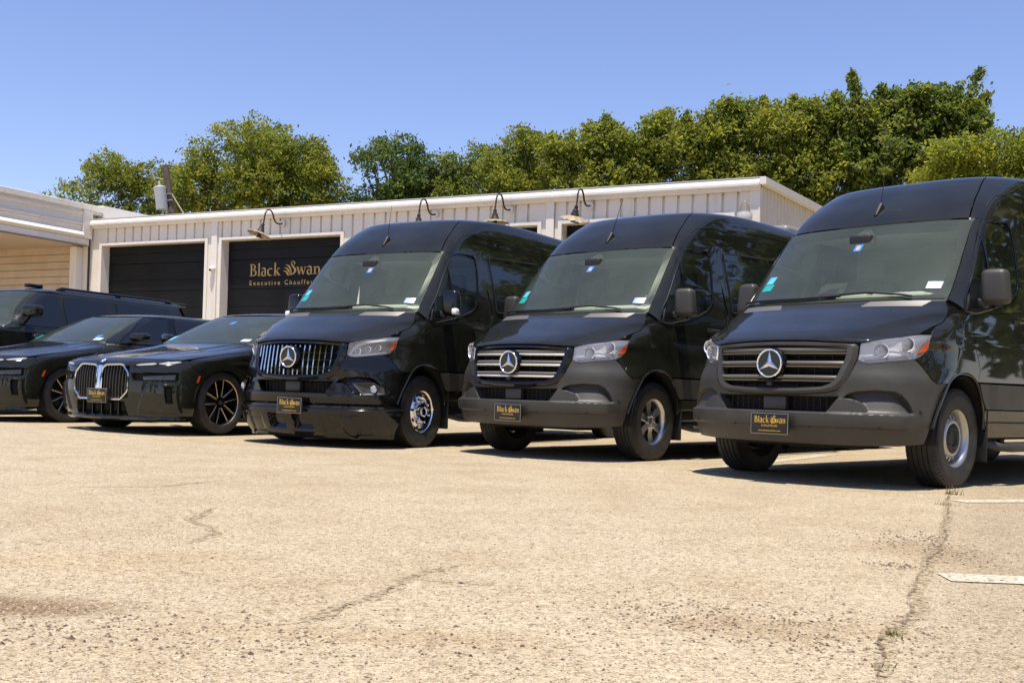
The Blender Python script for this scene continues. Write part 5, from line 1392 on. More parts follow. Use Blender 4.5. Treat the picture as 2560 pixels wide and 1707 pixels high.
# ------------------------------------------------------------------ open bay at the left
shed = bpy.data.objects.new('open_bay', None); COL.objects.link(shed); shed.location = BP; shed.rotation_euler = (0, 0, -TH)
shed['label'] = 'white open-fronted bay with beige siding inside, left of the garage'; shed['category'] = 'building'
def spart(n, vfs, mats): return bpart(n, vfs, mats, shed)
FX = -.63
spart('roof_fascia', [rbox(FX - .02, FX + .10, -3.6, .32, 5.075, 5.225, .01, 1)], [M['white']])
spart('roof_edge', [box(FX - .25, FX + .02, .325, 8, 4.75, 5.285)], [M['white']])
def corr():
    pr = [(5.075, .0), (5.03, .0), (5.005, .045), (4.96, .055), (4.93, .02), (4.905, .0), (4.885, .012), (4.872, .0), (4.74, .0), (4.715, .045), (4.68, .05), (4.655, .01), (4.62, .03), (4.60, .0), (4.52, .0), (4.495, .02), (4.405, .11), (4.385, .115), (4.37, .10), (4.33, .06), (4.315, .04)]
    return grid_vf(np.array([[(FX + .02 + o, y, z) for y in (-3.6, -.36)] for z, o in pr]))
spart('corrugated_panel', [corr()], [M['white']])
spart('panel_end', [rbox(FX - .0, FX + .075, -.355, -.05, 4.32, 5.07, .01, 1)], [M['white']])
spart('door_track', [rbox(FX - .08, FX + .06, -3.6, -.14, 4.145, 4.312, .015, 2)], [M['trim']])
spart('track_lip', [box(FX - .09, FX + .075, -3.6, -.14, 4.125, 4.142)], [M['grey_metal']])
spart('corner_post', [rbox(-1.10, -.86, -.30, -.06, 0, 4.12, .012, 1)], [M['trim']])
spart('filler_wall', [box(-.85, -.64, -.08, .05, 0, 4.9)], [M['white']])
spart('downpipe_line', [box(-.652, -.636, -.10, -.03, 0, 4.56)], [M['rust']])
spart('soffit', [box(-9, FX - .1, -3.55, .02, 4.16, 4.22)], [M['soffit']])
zb = 4.16; i = 0
while zb > .1:
    lap = .20
    brd = prism([(.020, zb), (-.006, zb), (-.034, zb - lap + .016), (-.034, zb - lap + .012), (.020, zb - lap + .012)], -9, -1.06, 'x')
    spart('siding_board', [brd], [M['siding']]); zb -= lap
spart('back_wall', [box(-9, -.9, .03, .10, 0, 5.0), box(-9.1, -9, -3.6, .1, 0, 5.0)], [mat('siding_shadow_gap', (.10, .075, .05), .9)])  # dark brown stands in for the shade between the siding boards
spart('roof_deck', [box(-9, FX - .02, -3.6, 8, 5.0, 5.10)], [M['roofm']])
spart('far_post', [rbox(FX - .2, FX, -3.6, -3.4, 0, 4.12, .01, 1)], [M['trim']])

# ------------------------------------------------------------------ utility pole
M['wood'] = mat('pole_wood', (.075, .05, .035), .8); vary(M['wood'], 6, (.06, .04, .028), (.11, .075, .055))
po = bpy.data.objects.new('utility_pole', None); COL.objects.link(po); po.location = (-11.83, 40.0, 0); po.scale = (.87, .87, .87)
po['label'] = 'brown wooden utility pole with a grey transformer can behind the garage'; po['category'] = 'utility pole'
obj('pole', G().add(tube([(0, 0, 0), (-.78, 0, 5.5), (-1.57, 0, 9.98)], [.19, .16, .135], 14)).mesh('pole', [M['wood']]), po)
tf = obj('transformer', G().add(lathe([(0, 0), (0, .22), (.03, .24), (.86, .25), (.90, .27), (.95, .27), (.97, .24), (1.02, .10), (1.02, 0)], 28), 0, RY(R(-90)) ).mesh('transformer', [mat('transformer_grey', (.50, .49, .48), .5)]), po, (-1.56, -.25, 8.05), (0, R(-8), 0))
obj('bushing', G().add(lathe([(1.0, .05), (1.06, .06), (1.08, .045), (1.12, .06), (1.14, .045), (1.18, .055), (1.22, .02), (1.22, 0)], 14), 0, RY(R(-90))).mesh('bushing', [mat('porcelain', (.42, .38, .36), .3)]), tf)
for z in (.35, .62): obj('mount_arm', G().add(rbox(.2, .45, .05, .12, z, z + .05, .01, 1)).mesh('mount_arm', [M['grey_metal']]), tf)
obj('cutout_fuse', G().add(tube([(-1.62, -.1, 9.35), (-1.95, -.12, 9.42)], .03, 6)).add(tube([(-1.95, -.12, 9.30), (-2.12, -.12, 9.75)], .045, 8)).add(tube([(-2.12, -.12, 9.75), (-2.25, -.12, 9.95), (-2.05, -.12, 10.05)], .015, 5)).mesh('cutout_fuse', [M['grey_metal']]), po)
obj('guy_wire', G().add(tube([(-1.4, 0, 9.0), (-.45, -.2, 7.6), (.9, -.4, 5.2)], .022, 6)).mesh('guy_wire', [mat('wire_pale', (.5, .46, .38), .6)]), po)
obj('cable_coil', G().add(tube([(-1.75, -.3, 8.1), (-1.55, -.25, 7.7), (-1.2, -.2, 7.95), (-1.0, -.2, 7.6), (-1.2, -.15, 7.2)], .025, 6)).mesh('cable_coil', [M['dark']]), po)
# ------------------------------------------------------------------ ground
def gz(x, y):
    """the yard rises a few centimetres towards the left"""
    return .05 * sstep(2.6, 6.4, -np.asarray(x, float)) + 0 * np.asarray(y, float)
def ground_material():
    m = mat('pale_gravel_yard', (.5, .42, .31), .92, spec=.15)
    tc = N(m, 'ShaderNodeTexCoord'); O_ = tc.outputs['Object']
    big = noise(m, .33, 6, .6, vec=O_); mid = noise(m, 2.2, 8, .62, vec=O_); fine = noise(m, 26, 6, .7, vec=O_)
    c = ramp(m, big.outputs['Fac'], [(.30, (.43, .35, .238)), (.50, (.468, .39, .270)), (.70, (.495, .42, .302))]).outputs['Color']
    c = mixc(m, .55, c, ramp(m, mid.outputs['Fac'], [(.30, (.78, .72, .64)), (.55, (1.0, 1.0, 1.0)), (.75, (1.06, 1.06, 1.06))]).outputs['Color'], 'MULTIPLY')
    c = mixc(m, .8, c, ramp(m, fine.outputs['Fac'], [(.30, (.74, .70, .66)), (.52, (1, 1, 1)), (.75, (1.12, 1.12, 1.10))]).outputs['Color'], 'MULTIPLY')
    hts = []
    for sc, dark, amt in ((75, .06, .50), (190, .13, .80)):
        v = N(m, 'ShaderNodeTexVoronoi'); v.inputs['Scale'].default_value = sc; L(m, O_, v.inputs['Vector'])
        sep = N(m, 'ShaderNodeSeparateColor'); L(m, v.outputs['Color'], sep.inputs['Color'])
        r = ramp(m, sep.outputs[0], [(0, (.30, .25, .20)), (dark, (.42, .36, .29)), (dark + .02, (.80, .78, .75)), (.6, (1, 1, 1)), (1, (1.28, 1.27, 1.24))])
        c = mixc(m, amt, c, r.outputs['Color'], 'MULTIPLY'); hts.append((v, sep))
    # older, greyer paving right of the long crack
    sx = N(m, 'ShaderNodeSeparateXYZ'); L(m, O_, sx.inputs[0])
    ln = N(m, 'ShaderNodeMath', operation='MULTIPLY_ADD'); L(m, sx.outputs['Y'], ln.inputs[0]); ln.inputs[1].default_value = -.442; L(m, sx.outputs['X'], ln.inputs[2])
    wob = N(m, 'ShaderNodeMath', operation='MULTIPLY_ADD'); L(m, mid.outputs['Fac'], wob.inputs[0]); wob.inputs[1].default_value = .35; L(m, ln.outputs[0], wob.inputs[2])
    mr = N(m, 'ShaderNodeMapRange'); mr.inputs['From Min'].default_value = -.06; mr.inputs['From Max'].default_value = .16; mr.inputs['To Max'].default_value = .5; L(m, wob.outputs[0], mr.inputs['Value'])
    c = mixc(m, mr.outputs['Result'], c, mixc(m, 1.0, c, (.70, .68, .66), 'MULTIPLY'))
    # damp, dirty hollow at the lower left and a trail of soil
    for cx, cy, rx, ry, col, amt in ((-1.30, 2.84, .34, .15, (.46, .38, .30), .85), (-.42, 2.62, .50, .09, (.84, .75, .62), .4), (-1.45, 3.55, .6, .25, (.94, .87, .76), .35), (.8, 2.85, .4, .13, (.76, .69, .60), .5), (1.75, 4.45, .22, .45, (.72, .65, .56), .6)):
        mp = N(m, 'ShaderNodeMapping'); mp.vector_type = 'POINT'; mp.inputs['Location'].default_value = (-cx / rx, -cy / ry, 0); mp.inputs['Scale'].default_value = (1 / rx, 1 / ry, 1); L(m, O_, mp.inputs['Vector'])
        ln_ = N(m, 'ShaderNodeVectorMath', operation='LENGTH'); L(m, mp.outputs[0], ln_.inputs[0])
        ad = N(m, 'ShaderNodeMath', operation='MULTIPLY_ADD'); L(m, mid.outputs['Fac'], ad.inputs[0]); ad.inputs[1].default_value = 1.3; L(m, ln_.outputs['Value'], ad.inputs[2])
        q = N(m, 'ShaderNodeMapRange'); q.inputs['From Min'].default_value = 1.9; q.inputs['From Max'].default_value = 1.15; q.inputs['To Max'].default_value = amt; L(m, ad.outputs[0], q.inputs['Value'])
        c = mixc(m, q.outputs['Result'], c, mixc(m, 1.0, c, col, 'MULTIPLY'))
    L(m, c, BS(m).inputs['Base Color'])
    h = N(m, 'ShaderNodeMath', operation='ADD'); L(m, hts[0][0].outputs['Distance'], h.inputs[0]); L(m, fine.outputs['Fac'], h.inputs[1])
    h2 = N(m, 'ShaderNodeMath', operation='ADD'); L(m, h.outputs[0], h2.inputs[0]); L(m, hts[0][1].outputs[1], h2.inputs[1])
    bump(m, h2.outputs[0], .55, .006)
    return m
M['ground'] = ground_material()
xs = np.unique(np.concatenate([np.linspace(-900, -30, 10), np.linspace(-30, 20, 101), np.linspace(20, 900, 10)]))
ys = np.unique(np.concatenate([np.linspace(-900, -20, 8), np.linspace(-20, 60, 60), np.linspace(60, 1500, 12)]))
X, Y = np.meshgrid(xs, ys)
gnd = obj('ground', new_mesh('ground', *grid_vf(np.stack([X, Y, gz(X, Y)], -1)), [M['ground']]), kind='structure')
# painted bay lines, cracks filled with soil
M['linepaint'] = mat('worn_line_paint', (.78, .74, .62), .85)
_t = noise(M['linepaint'], 60, 6); _r = ramp(M['linepaint'], _t.outputs['Fac'], [(.40, (.42, .35, .24)), (.60, (.62, .56, .43))]); L(M['linepaint'], _r.outputs['Color'], BS(M['linepaint']).inputs['Base Color'])
def ribbon(pts, w, z, jitter=0.0, n=60, seed=1):
    c = resamp(smooth_curve(np.array(pts), 80), n); rg = np.random.default_rng(seed)
    kn = np.array([1, 2, 3, 2, 1]) / 9
    if jitter: c = c + np.stack([np.convolve(rg.normal(0, jitter * 2.2, n), kn, 'same') for _ in range(2)], 1)
    t = np.gradient(c, axis=0); t /= np.linalg.norm(t, axis=1, keepdims=True); nn = np.stack([-t[:, 1], t[:, 0]], 1)
    wl = w / 2 * (1 + np.convolve(rg.uniform(-1, 1, n), kn, 'same') * (jitter > 0)); wr = w / 2 * (1 + np.convolve(rg.uniform(-1, 1, n), kn, 'same') * (jitter > 0))
    if jitter: e = np.minimum(1, np.minimum(np.arange(n), np.arange(n)[::-1]) / 8); wl *= e; wr *= e
    a = c - nn * wr[:, None]; b = c + nn * wl[:, None]
    Pg = np.zeros((2, n, 3)); Pg[0, :, :2] = a; Pg[1, :, :2] = b; Pg[..., 2] = z + gz(Pg[..., 0], Pg[..., 1])
    return grid_vf(Pg)
for pts, w in (([(1.535, 3.767), (1.70, 3.755), (2.6, 3.70), (3.4, 3.64)], .17), ([(2.83, 6.78), (3.3, 6.93), (4.6, 7.35)], .17), ([(1.54, 8.92), (1.90, 9.46), (2.6, 10.6), (3.6, 12.2)], .16)):
    obj('painted_line', new_mesh('painted_line', *ribbon(pts, w, .004, 0.0, 30), [M['linepaint']]), kind='structure')
def worn(m, scale, lo, hi):
    nt = m.node_tree; out = [n for n in nt.nodes if n.type == 'OUTPUT_MATERIAL'][0]
    tr = N(m, 'ShaderNodeBsdfTransparent'); mx = N(m, 'ShaderNodeMixShader'); ns = noise(m, scale, 6, .7); r = ramp(m, ns.outputs['Fac'], [(lo, (0, 0, 0)), (hi, (1, 1, 1))])
    L(m, r.outputs['Color'], mx.inputs[0]); L(m, tr.outputs[0], mx.inputs[1]); L(m, BS(m).outputs[0], mx.inputs[2]); L(m, mx.outputs[0], out.inputs['Surface'])
    return m
M['soil'] = mat('crack_soil', (.32, .24, .14), .95); vary(M['soil'], 60, (.33, .255, .15), (.43, .35, .22)); worn(M['soil'], 38, .46, .62)
M['crackdark'] = mat('crack_gap', (.19, .135, .075), .95); worn(M['crackdark'], 22, .47, .58)
worn(M['linepaint'], 30, .36, .46)
for k, (pts, w, j) in enumerate((([(3.105, 7.521), (2.79, 6.821), (2.518, 6.123), (2.213, 5.443), (2.001, 4.906), (1.723, 4.325), (1.503, 3.868), (1.31, 3.457), (1.207, 3.164), (1.126, 3.031), (.986, 2.77), (.873, 2.49), (.75, 2.1)], .050, .004),
        ([(-.584, 2.695), (-.505, 2.77), (-.436, 2.979), (-.353, 3.205), (-.299, 3.46), (-.231, 3.6), (-.15, 3.752)], .050, .004), ([(-.266, 3.406), (-.182, 3.381), (-.085, 3.359), (.019, 3.339)], .018, .004),
        ([(-2.458, 5.946), (-2.317, 6.049), (-2.009, 6.197), (-1.914, 6.423), (-1.765, 6.75)], .045, .004), ([(-1.431, 5.242), (-1.4, 4.88), (-1.391, 4.716), (-1.196, 4.392), (-1.183, 4.135), (-1.212, 3.982)], .045, .004))):
    obj('pavement_crack', new_mesh('pavement_crack', *ribbon(pts, w, .004, j, 60, k), [M['soil']]), kind='structure')
    obj('pavement_crack', new_mesh('pavement_crack_gap', *ribbon(pts, (.006 if k else .012), .007, j * 1.3, 110, k + 20), [M['crackdark']]), kind='structure')
# loose stones
def stones(n, pos, size, seed):
    rg = np.random.default_rng(seed); base = np.array([(1, 0, 0), (-1, 0, 0), (0, 1, 0), (0, -1, 0), (0, 0, 1), (0, 0, -1)], float)
    fc = np.array([(0, 2, 4), (2, 1, 4), (1, 3, 4), (3, 0, 4), (2, 0, 5), (1, 2, 5), (3, 1, 5), (0, 3, 5)])
    s = size[:, None, None] * (base[None] * rg.uniform(.55, 1.25, (n, 6, 1)) * np.array([1, .85, .6]))
    a = rg.uniform(0, 6.28, n); ca, sa = np.cos(a), np.sin(a)
    q = s.copy(); q[..., 0] = s[..., 0] * ca[:, None] - s[..., 1] * sa[:, None]; q[..., 1] = s[..., 0] * sa[:, None] + s[..., 1] * ca[:, None]
    q += pos[:, None, :]; return q[:, fc].reshape(-1, 3)
def scatter(n, seed, y0=2.05, y1=9.0, p=2.2):
    rg = np.random.default_rng(seed); y = y0 + (y1 - y0) * rg.random(n) ** p; x = rg.uniform(-.55, .55, n) * y * 1.02; return np.stack([x, y, gz(x, y)], 1)
gm = mat('gravel_pale', (.5, .42, .32), .9); _g = N(gm, 'ShaderNodeNewGeometry'); _r = ramp(gm, _g.outputs['Random Per Island'], [(0, (.22, .165, .11)), (.35, (.40, .32, .23)), (.75, (.50, .43, .32)), (1, (.58, .52, .41))]); L(gm, _r.outputs['Color'], BS(gm).inputs['Base Color'])
dm = mat('gravel_dark', (.12, .09, .07), .9); _g = N(dm, 'ShaderNodeNewGeometry'); _r = ramp(dm, _g.outputs['Random Per Island'], [(0, (.05, .035, .026)), (1, (.20, .14, .095))]); L(dm, _r.outputs['Color'], BS(dm).inputs['Base Color'])
p = scatter(30000, 3, 2.05, 6.5, 2.0); v1 = stones(len(p), p, rng.uniform(.0016, .0050, len(p)), 5)
obj('gravel', big_mesh('gravel', v1, 3, [gm]), label='loose pale gravel strewn over the yard in front of the vehicles', cat='gravel', kind='stuff')
p = scatter(5200, 11, 2.05, 10, 1.5)
cl = []
for cx, cy, sx_, sy_, n in ((1.80, 4.60, .10, .26, 330), (1.93, 4.9, .05, .10, 60), (1.48, 4.02, .07, .05, 80), (.62, 2.98, .22, .14, 420), (.85, 2.68, .15, .10, 160), (-1.2, 2.6, .3, .15, 300), (-.5, 2.55, .4, .12, 250)):
    q = np.stack([rng.normal(cx, sx_, n), rng.normal(cy, sy_, n), np.zeros(n)], 1); cl.append(q)
cl = np.concatenate(cl); sing = np.array([(-1.017, 3.706), (-.693, 2.847), (-.296, 2.946), (-1.01, 2.501), (-.583, 2.53), (-.054, 2.918), (-.568, 2.406), (-.125, 2.751), (1.82, 4.527), (1.602, 4.083), (1.432, 4.0), (.789, 2.673), (1.93, 5.0), (1.87, 4.92), (1.90, 4.75), (1.96, 5.1), (1.84, 4.62), (1.46, 3.98), (1.50, 4.03), (1.41, 4.02), (1.62, 4.1), (1.33, 3.5), (1.27, 3.3)])
pp = np.concatenate([p, cl, np.concatenate([sing, np.zeros((len(sing), 1))], 1)]); sz = np.concatenate([rng.uniform(.0022, .0055, len(p)), rng.uniform(.003, .0085, len(cl)), rng.uniform(.008, .014, len(sing))])
obj('asphalt_crumbs', big_mesh('asphalt_crumbs', stones(len(pp), pp, sz, 8), 3, [dm]), label='dark crumbs of broken asphalt lying along the crack and in the foreground', cat='rubble', kind='stuff')
# grass in the crack
def blades(c, n, h, s, rg):
    x = rg.normal(c[0], s, n); y = rg.normal(c[1], s, n); a = rg.uniform(0, 6.28, n); ln = rg.uniform(.4, 1, n) * h; le = rg.uniform(.2, .9, n)
    d = np.stack([np.cos(a), np.sin(a)], 1); w = .0025
    b0 = np.stack([x - d[:, 1] * w, y + d[:, 0] * w, np.zeros(n)], 1); b1 = np.stack([x + d[:, 1] * w, y - d[:, 0] * w, np.zeros(n)], 1); t = np.stack([x + d[:, 0] * ln * le, y + d[:, 1] * ln * le, ln], 1)
    return np.stack([b0, b1, t], 1).reshape(-1, 3)
gr = mat('dry_grass', (.16, .17, .04), .8); _g = N(gr, 'ShaderNodeNewGeometry'); _r = ramp(gr, _g.outputs['Random Per Island'], [(0, (.12, .14, .03)), (.5, (.26, .22, .08)), (1, (.42, .33, .15))]); L(gr, _r.outputs['Color'], BS(gr).inputs['Base Color'])
rg = np.random.default_rng(4)
bl = np.concatenate([blades((3.03, 7.33), 60, .06, .03, rg), blades((2.66, 6.52), 40, .03, .035, rg), blades((1.013, 2.80), 40, .025, .014, rg), blades((.86, 2.45), 24, .016, .015, rg)])
obj('grass', big_mesh('grass', bl, 3, [gr]), label='thin dry grass growing out of the long crack at the right', cat='grass', kind='stuff')

# ------------------------------------------------------------------ trees
def leaf_mat(name, c0, c1, c2):
    m = bpy.data.materials.new(name); m.use_nodes = True; nt = m.node_tree; b = BS(m); out = [n for n in nt.nodes if n.type == 'OUTPUT_MATERIAL'][0]
    g = N(m, 'ShaderNodeNewGeometry'); r = ramp(m, g.outputs['Random Per Island'], [(0, c0), (.5, c1), (1, c2)])
    b.inputs['Roughness'].default_value = .55; b.inputs['Specular IOR Level'].default_value = .35
    ns = noise(m, .9, 3, .5); vr = ramp(m, ns.outputs['Fac'], [(.35, (.72, .80, .80)), (.5, (1, 1, 1)), (.68, (1.30, 1.18, .95))])
    col = mixc(m, 1.0, r.outputs['Color'], vr.outputs['Color'], 'MULTIPLY')
    L(m, col, b.inputs['Base Color'])
    t = N(m, 'ShaderNodeBsdfTranslucent'); hs = N(m, 'ShaderNodeHueSaturation'); hs.inputs['Value'].default_value = 1.95; hs.inputs['Hue'].default_value = .497; L(m, col, hs.inputs['Color']); L(m, hs.outputs[0], t.inputs['Color'])
    mx = N(m, 'ShaderNodeMixShader'); mx.inputs[0].default_value = .5; L(m, b.outputs[0], mx.inputs[1]); L(m, t.outputs[0], mx.inputs[2]); L(m, mx.outputs[0], out.inputs['Surface'])
    return m
LEAF = {'mid': leaf_mat('leaf_mid', (.092, .116, .015), (.160, .184, .021), (.245, .244, .034)), 'dark': leaf_mat('leaf_dark', (.064, .094, .016), (.122, .154, .022), (.195, .212, .034)),
        'yellow': leaf_mat('leaf_yellow', (.125, .15, .014), (.19, .21, .020), (.26, .265, .03)), 'fern': leaf_mat('leaf_fern', (.042, .075, .018), (.080, .12, .024), (.135, .175, .036))}
M['bark'] = mat('bark', (.11, .085, .06), .9); vary(M['bark'], 5, (.08, .06, .045), (.17, .135, .10))
def crown_verts(blobs, nclump, nleaf, ls, rg, spread=.30, reach=.55, droop=.0, shrink=0.0):
    """leaves gathered in sprays that reach out from every lobe of the crown"""
    bl = np.array(blobs, float); bl[:, 3:6] = np.maximum(bl[:, 3:6] - shrink, .22); bl[:, 2] += shrink * 1.15; wt = (bl[:, 3] * bl[:, 4] + bl[:, 3] * bl[:, 5] + bl[:, 4] * bl[:, 5]) + (.5 if shrink else 0); wt /= wt.sum()
    k = rg.choice(len(bl), nclump, p=wt); d = rg.normal(0, 1, (nclump, 3)); d /= np.linalg.norm(d, axis=1, keepdims=True); d[:, 2] = np.where(rg.random(nclump) < .35, np.abs(d[:, 2]), d[:, 2])
    nb = max(6, nclump // 9); kb = rg.choice(len(bl), nb, p=wt); db = rg.normal(0, 1, (nb, 3)); db /= np.linalg.norm(db, axis=1, keepdims=True); db[:, 2] = np.where(rg.random(nb) < .4, np.abs(db[:, 2]), db[:, 2])
    cb = bl[kb, :3] + db * bl[kb, 3:6] * rg.uniform(.55, 1.02, nb)[:, None]; rb = rg.uniform(.38, .75, nb) * bl[kb, 3:6].mean(1) ** .5
    ib = rg.integers(0, nb, nclump); c = cb[ib] + d * (rb[ib] * rg.uniform(.5, 1.0, nclump))[:, None] * np.array([1, 1, .8])
    n = nclump * nleaf; ci = np.repeat(np.arange(nclump), nleaf)
    along = rg.random(n); pos = c[ci] + d[ci] * (along * reach)[:, None] * np.array([1, 1, .8]) + rg.normal(0, 1, (n, 3)) * (spread * (1.1 - .8 * along))[:, None] * np.array([1, 1, .75])
    pos[:, 2] -= droop * along ** 2
    a = rg.normal(0, 1, (n, 3)) + d[ci] * .6; a[:, 2] -= .35 + droop; a /= np.linalg.norm(a, axis=1, keepdims=True)
    b = np.cross(a, rg.normal(0, 1, (n, 3)) + np.array([0, 0, 1.2])); b /= np.linalg.norm(b, axis=1, keepdims=True)
    s = ls * rg.uniform(.6, 1.35, n)[:, None]
    return np.stack([pos - a * s, pos + b * s * .48, pos + a * s, pos - b * s * .48], 1).reshape(-1, 3)
def limb(p0, p1, r0, r1, rg, n=7, wob=.12):
    p0, p1 = np.array(p0), np.array(p1); t = np.linspace(0, 1, n)[:, None]; ln = np.linalg.norm(p1 - p0)
    q = p0 + (p1 - p0) * t + rg.normal(0, wob * ln * .12, (n, 3)) * np.sin(t * np.pi); q[:, 2] += .10 * ln * np.sin(t[:, 0] * np.pi)
    return tube(q, np.linspace(r0, r1, n), 7)
def tree(name, label, x, y, blobs, kind, nclump, nleaf=62, ls=.085, seed=1, trunk=.22, spread=.24, reach=.50, droop=0.0, group='trees behind the garage', twigs=0, spikes=()):
    rg = np.random.default_rng(seed)
    root = bpy.data.objects.new(name, None); COL.objects.link(root); root.location = (x, y, float(gz(x, y)))
    root['label'] = label; root['category'] = 'tree'; root['group'] = group
    g = G(); zmin = min(b[2] - b[5] for b in blobs); zf = max(1.4, zmin * .75); cx = np.mean([b[0] for b in blobs]); cy = np.mean([b[1] for b in blobs])
    fork = (cx * .4, cy * .4, zf)
    g.add(limb((0, 0, -.1), fork, trunk, trunk * .72, rg))
    for b in blobs:
        tip = (b[0], b[1], b[2]); g.add(limb(fork, tip, trunk * .5, trunk * .18, rg))
        for _ in range(5):
            d = rg.normal(0, 1, 3); d /= np.linalg.norm(d); d[2] = abs(d[2]) * .7; e = np.array(tip) + d * np.array(b[3:6]) * .85; m_ = np.array(fork) * .35 + np.array(tip) * .65
            g.add(limb(m_, e, trunk * .20, .012, rg))
    for _ in range(twigs):
        b = blobs[rg.integers(len(blobs))]; d = rg.normal(0, 1, 3); d[2] = abs(d[2]) + .6; d /= np.linalg.norm(d); g.add(limb(np.array(b[:3]), np.array(b[:3]) + d * (max(b[3:6]) * rg.uniform(1.0, 1.5)), .03, .006, rg, wob=.5))
    cv = [crown_verts(blobs, nclump, nleaf, ls * .82, rg, spread, reach, droop, .28)]
    for (x0, z0, x1, z1, r) in spikes:                         # long leafy shoots that break the outline
        n = 900; t = rg.random(n) ** .9; y0 = rg.normal(0, .2)
        c = np.stack([x0 + (x1 - x0) * t, y0 + 0 * t, z0 + (z1 - z0) * t], 1) + rg.normal(0, 1, (n, 3)) * (r * 1.5 * (1.05 - .85 * t))[:, None]
        a = rg.normal(0, 1, (n, 3)) + np.array([x1 - x0, 0, z1 - z0]) * .5; a /= np.linalg.norm(a, axis=1, keepdims=True); b = np.cross(a, rg.normal(0, 1, (n, 3)) + np.array([0, 0, 1.2])); b /= np.linalg.norm(b, axis=1, keepdims=True); s_ = ls * .82 * rg.uniform(.6, 1.3, n)[:, None]
        cv.append(np.stack([c - a * s_, c + b * s_ * .48, c + a * s_, c - b * s_ * .48], 1).reshape(-1, 3)); g.add(tube([(x0, y0, z0), ((x0 + x1) / 2, y0, (z0 + z1) / 2 + .05), (x1, y0, z1)], [.03, .02, .008], 5))
    obj('trunk', g.mesh('trunk', [M['bark']]), root)
    obj('crown', big_mesh('crown', np.concatenate(cv), 4, [LEAF[kind]]), root)
    return root
# blob: x, y, z, rx, ry, rz relative to the trunk foot
tree('oak_tree', 'low bushy tree at the far left behind the open bay and utility pole', -17.0, 46, [(-2.0, 0, 7.0, 1.3, 1.5, 1.4), (-.4, 0, 8.2, 1.3, 1.6, 1.6), (1.2, .5, 8.2, 1.3, 1.5, 1.5), (0, 0, 6.2, 2.6, 2.0, 1.8)], 'mid', 560, seed=11)
tree('oak_tree', 'large round-crowned tree right of the utility pole', -10.6, 43, [(0, 0, 9.4, 1.7, 1.9, 1.5), (-1.9, 0, 8.9, 1.2, 1.5, 1.3), (1.5, 0, 9.1, 1.4, 1.6, 1.3), (2.3, .2, 7.9, 1.1, 1.5, 1.5), (-2.4, 0, 7.4, 1.2, 1.5, 1.5), (0, 0, 7.2, 2.9, 2.2, 2.2), (.6, -.8, 8.1, 1.6, 1.2, 1.4)], 'mid', 980, seed=12, trunk=.30)
tree('thin_tree', 'sparse thin tree with bare twigs between the round tree and the feathery one', -7.0, 45, [(0, 0, 7.8, .9, .9, 1.1), (.9, 0, 7.6, .7, .8, 1.1), (-.6, 0, 7.2, .8, .8, 1.2)], 'fern', 110, 34, seed=13, trunk=.13, twigs=16)
tree('feathery_tree', 'dark feathery tree with flat-topped crown standing above the roof, left of centre', -5.0, 44, [(-.2, 0, 9.7, 1.2, 1.2, .75), (.9, 0, 9.5, .7, .9, .7), (-.9, 0, 9.4, .6, .9, .6), (.3, 0, 8.3, 1.0, 1.1, 1.0), (0, 0, 7.2, 1.2, 1.2, 1.1)], 'fern', 330, 46, seed=14, trunk=.18, reach=.75, droop=.30, ls=.10, twigs=8)
tree('hackberry_tree', 'dark green tree just right of the feathery tree', -2.1, 44, [(-.9, 0, 8.8, 1.0, 1.2, 1.1), (.5, 0, 9.1, 1.2, 1.3, 1.1), (0, 0, 7.6, 1.8, 1.6, 1.6)], 'dark', 400, seed=15)
tree('hackberry_tree', 'brighter green tree above the roof at the middle of the row', .3, 42, [(0, 0, 9.5, .9, 1.1, 1.1), (.7, 0, 8.9, 1.0, 1.2, 1.2), (-.8, 0, 8.7, .9, 1.1, 1.2), (0, 0, 7.6, 1.6, 1.6, 1.6)], 'mid', 420, seed=16)
tree('elm_tree', 'broad green elm with two peaks behind the third lamp', 3.4, 40, [(-1.7, 0, 8.7, 1.0, 1.2, 1.1), (-.5, 0, 9.3, .9, 1.2, 1.2), (.1, 0, 10.0, .45, .6, .8), (1.95, 0, 9.9, .55, .9, 1.1), (1.1, 0, 8.9, 1.1, 1.2, 1.2), (.2, 0, 7.2, 2.2, 1.8, 1.8)], 'mid', 640, seed=17, ls=.10, spikes=((1.7, 9.6, 2.0, 11.3, .22), (-.4, 9.6, -.2, 11.0, .22), (2.3, 9.4, 2.6, 10.7, .2), (-1.9, 9, -2.2, 10.3, .2)))
tree('elm_tree', 'green elm right of the two-peaked one, above the building ridge', 7.3, 39, [(-1.1, 0, 9.0, .8, 1.2, 1.2), (.0, 0, 9.7, .8, 1.1, 1.0), (.35, 0, 10.4, .4, .5, .7), (1.4, 0, 9.8, .75, 1.1, 1.2), (.2, 0, 7.6, 1.9, 1.7, 2.0)], 'mid', 560, seed=18, ls=.10, spikes=((.3, 9.8, .2, 11.4, .22), (1.3, 10, 1.5, 11.5, .22), (-1.2, 9.4, -1.3, 10.9, .2), (-.5, 9.6, -.4, 10.9, .2)))
tree('elm_tree', 'green elm behind the building corner', 10.2, 38, [(-1.0, 0, 9.5, .8, 1.2, 1.1), (-.3, 0, 10.3, .45, .6, .8), (.6, 0, 10.0, .8, 1.1, 1.0), (1.5, 0, 10.2, .6, .9, 1.0), (.2, 0, 7.8, 2.0, 1.7, 2.1)], 'mid', 600, seed=19, ls=.10, spikes=((-.3, 10, -.4, 11.5, .22), (.8, 10, .9, 11.5, .2), (1.5, 10, 1.7, 11.5, .22), (-1.2, 9.6, -1.4, 11.0, .2)))
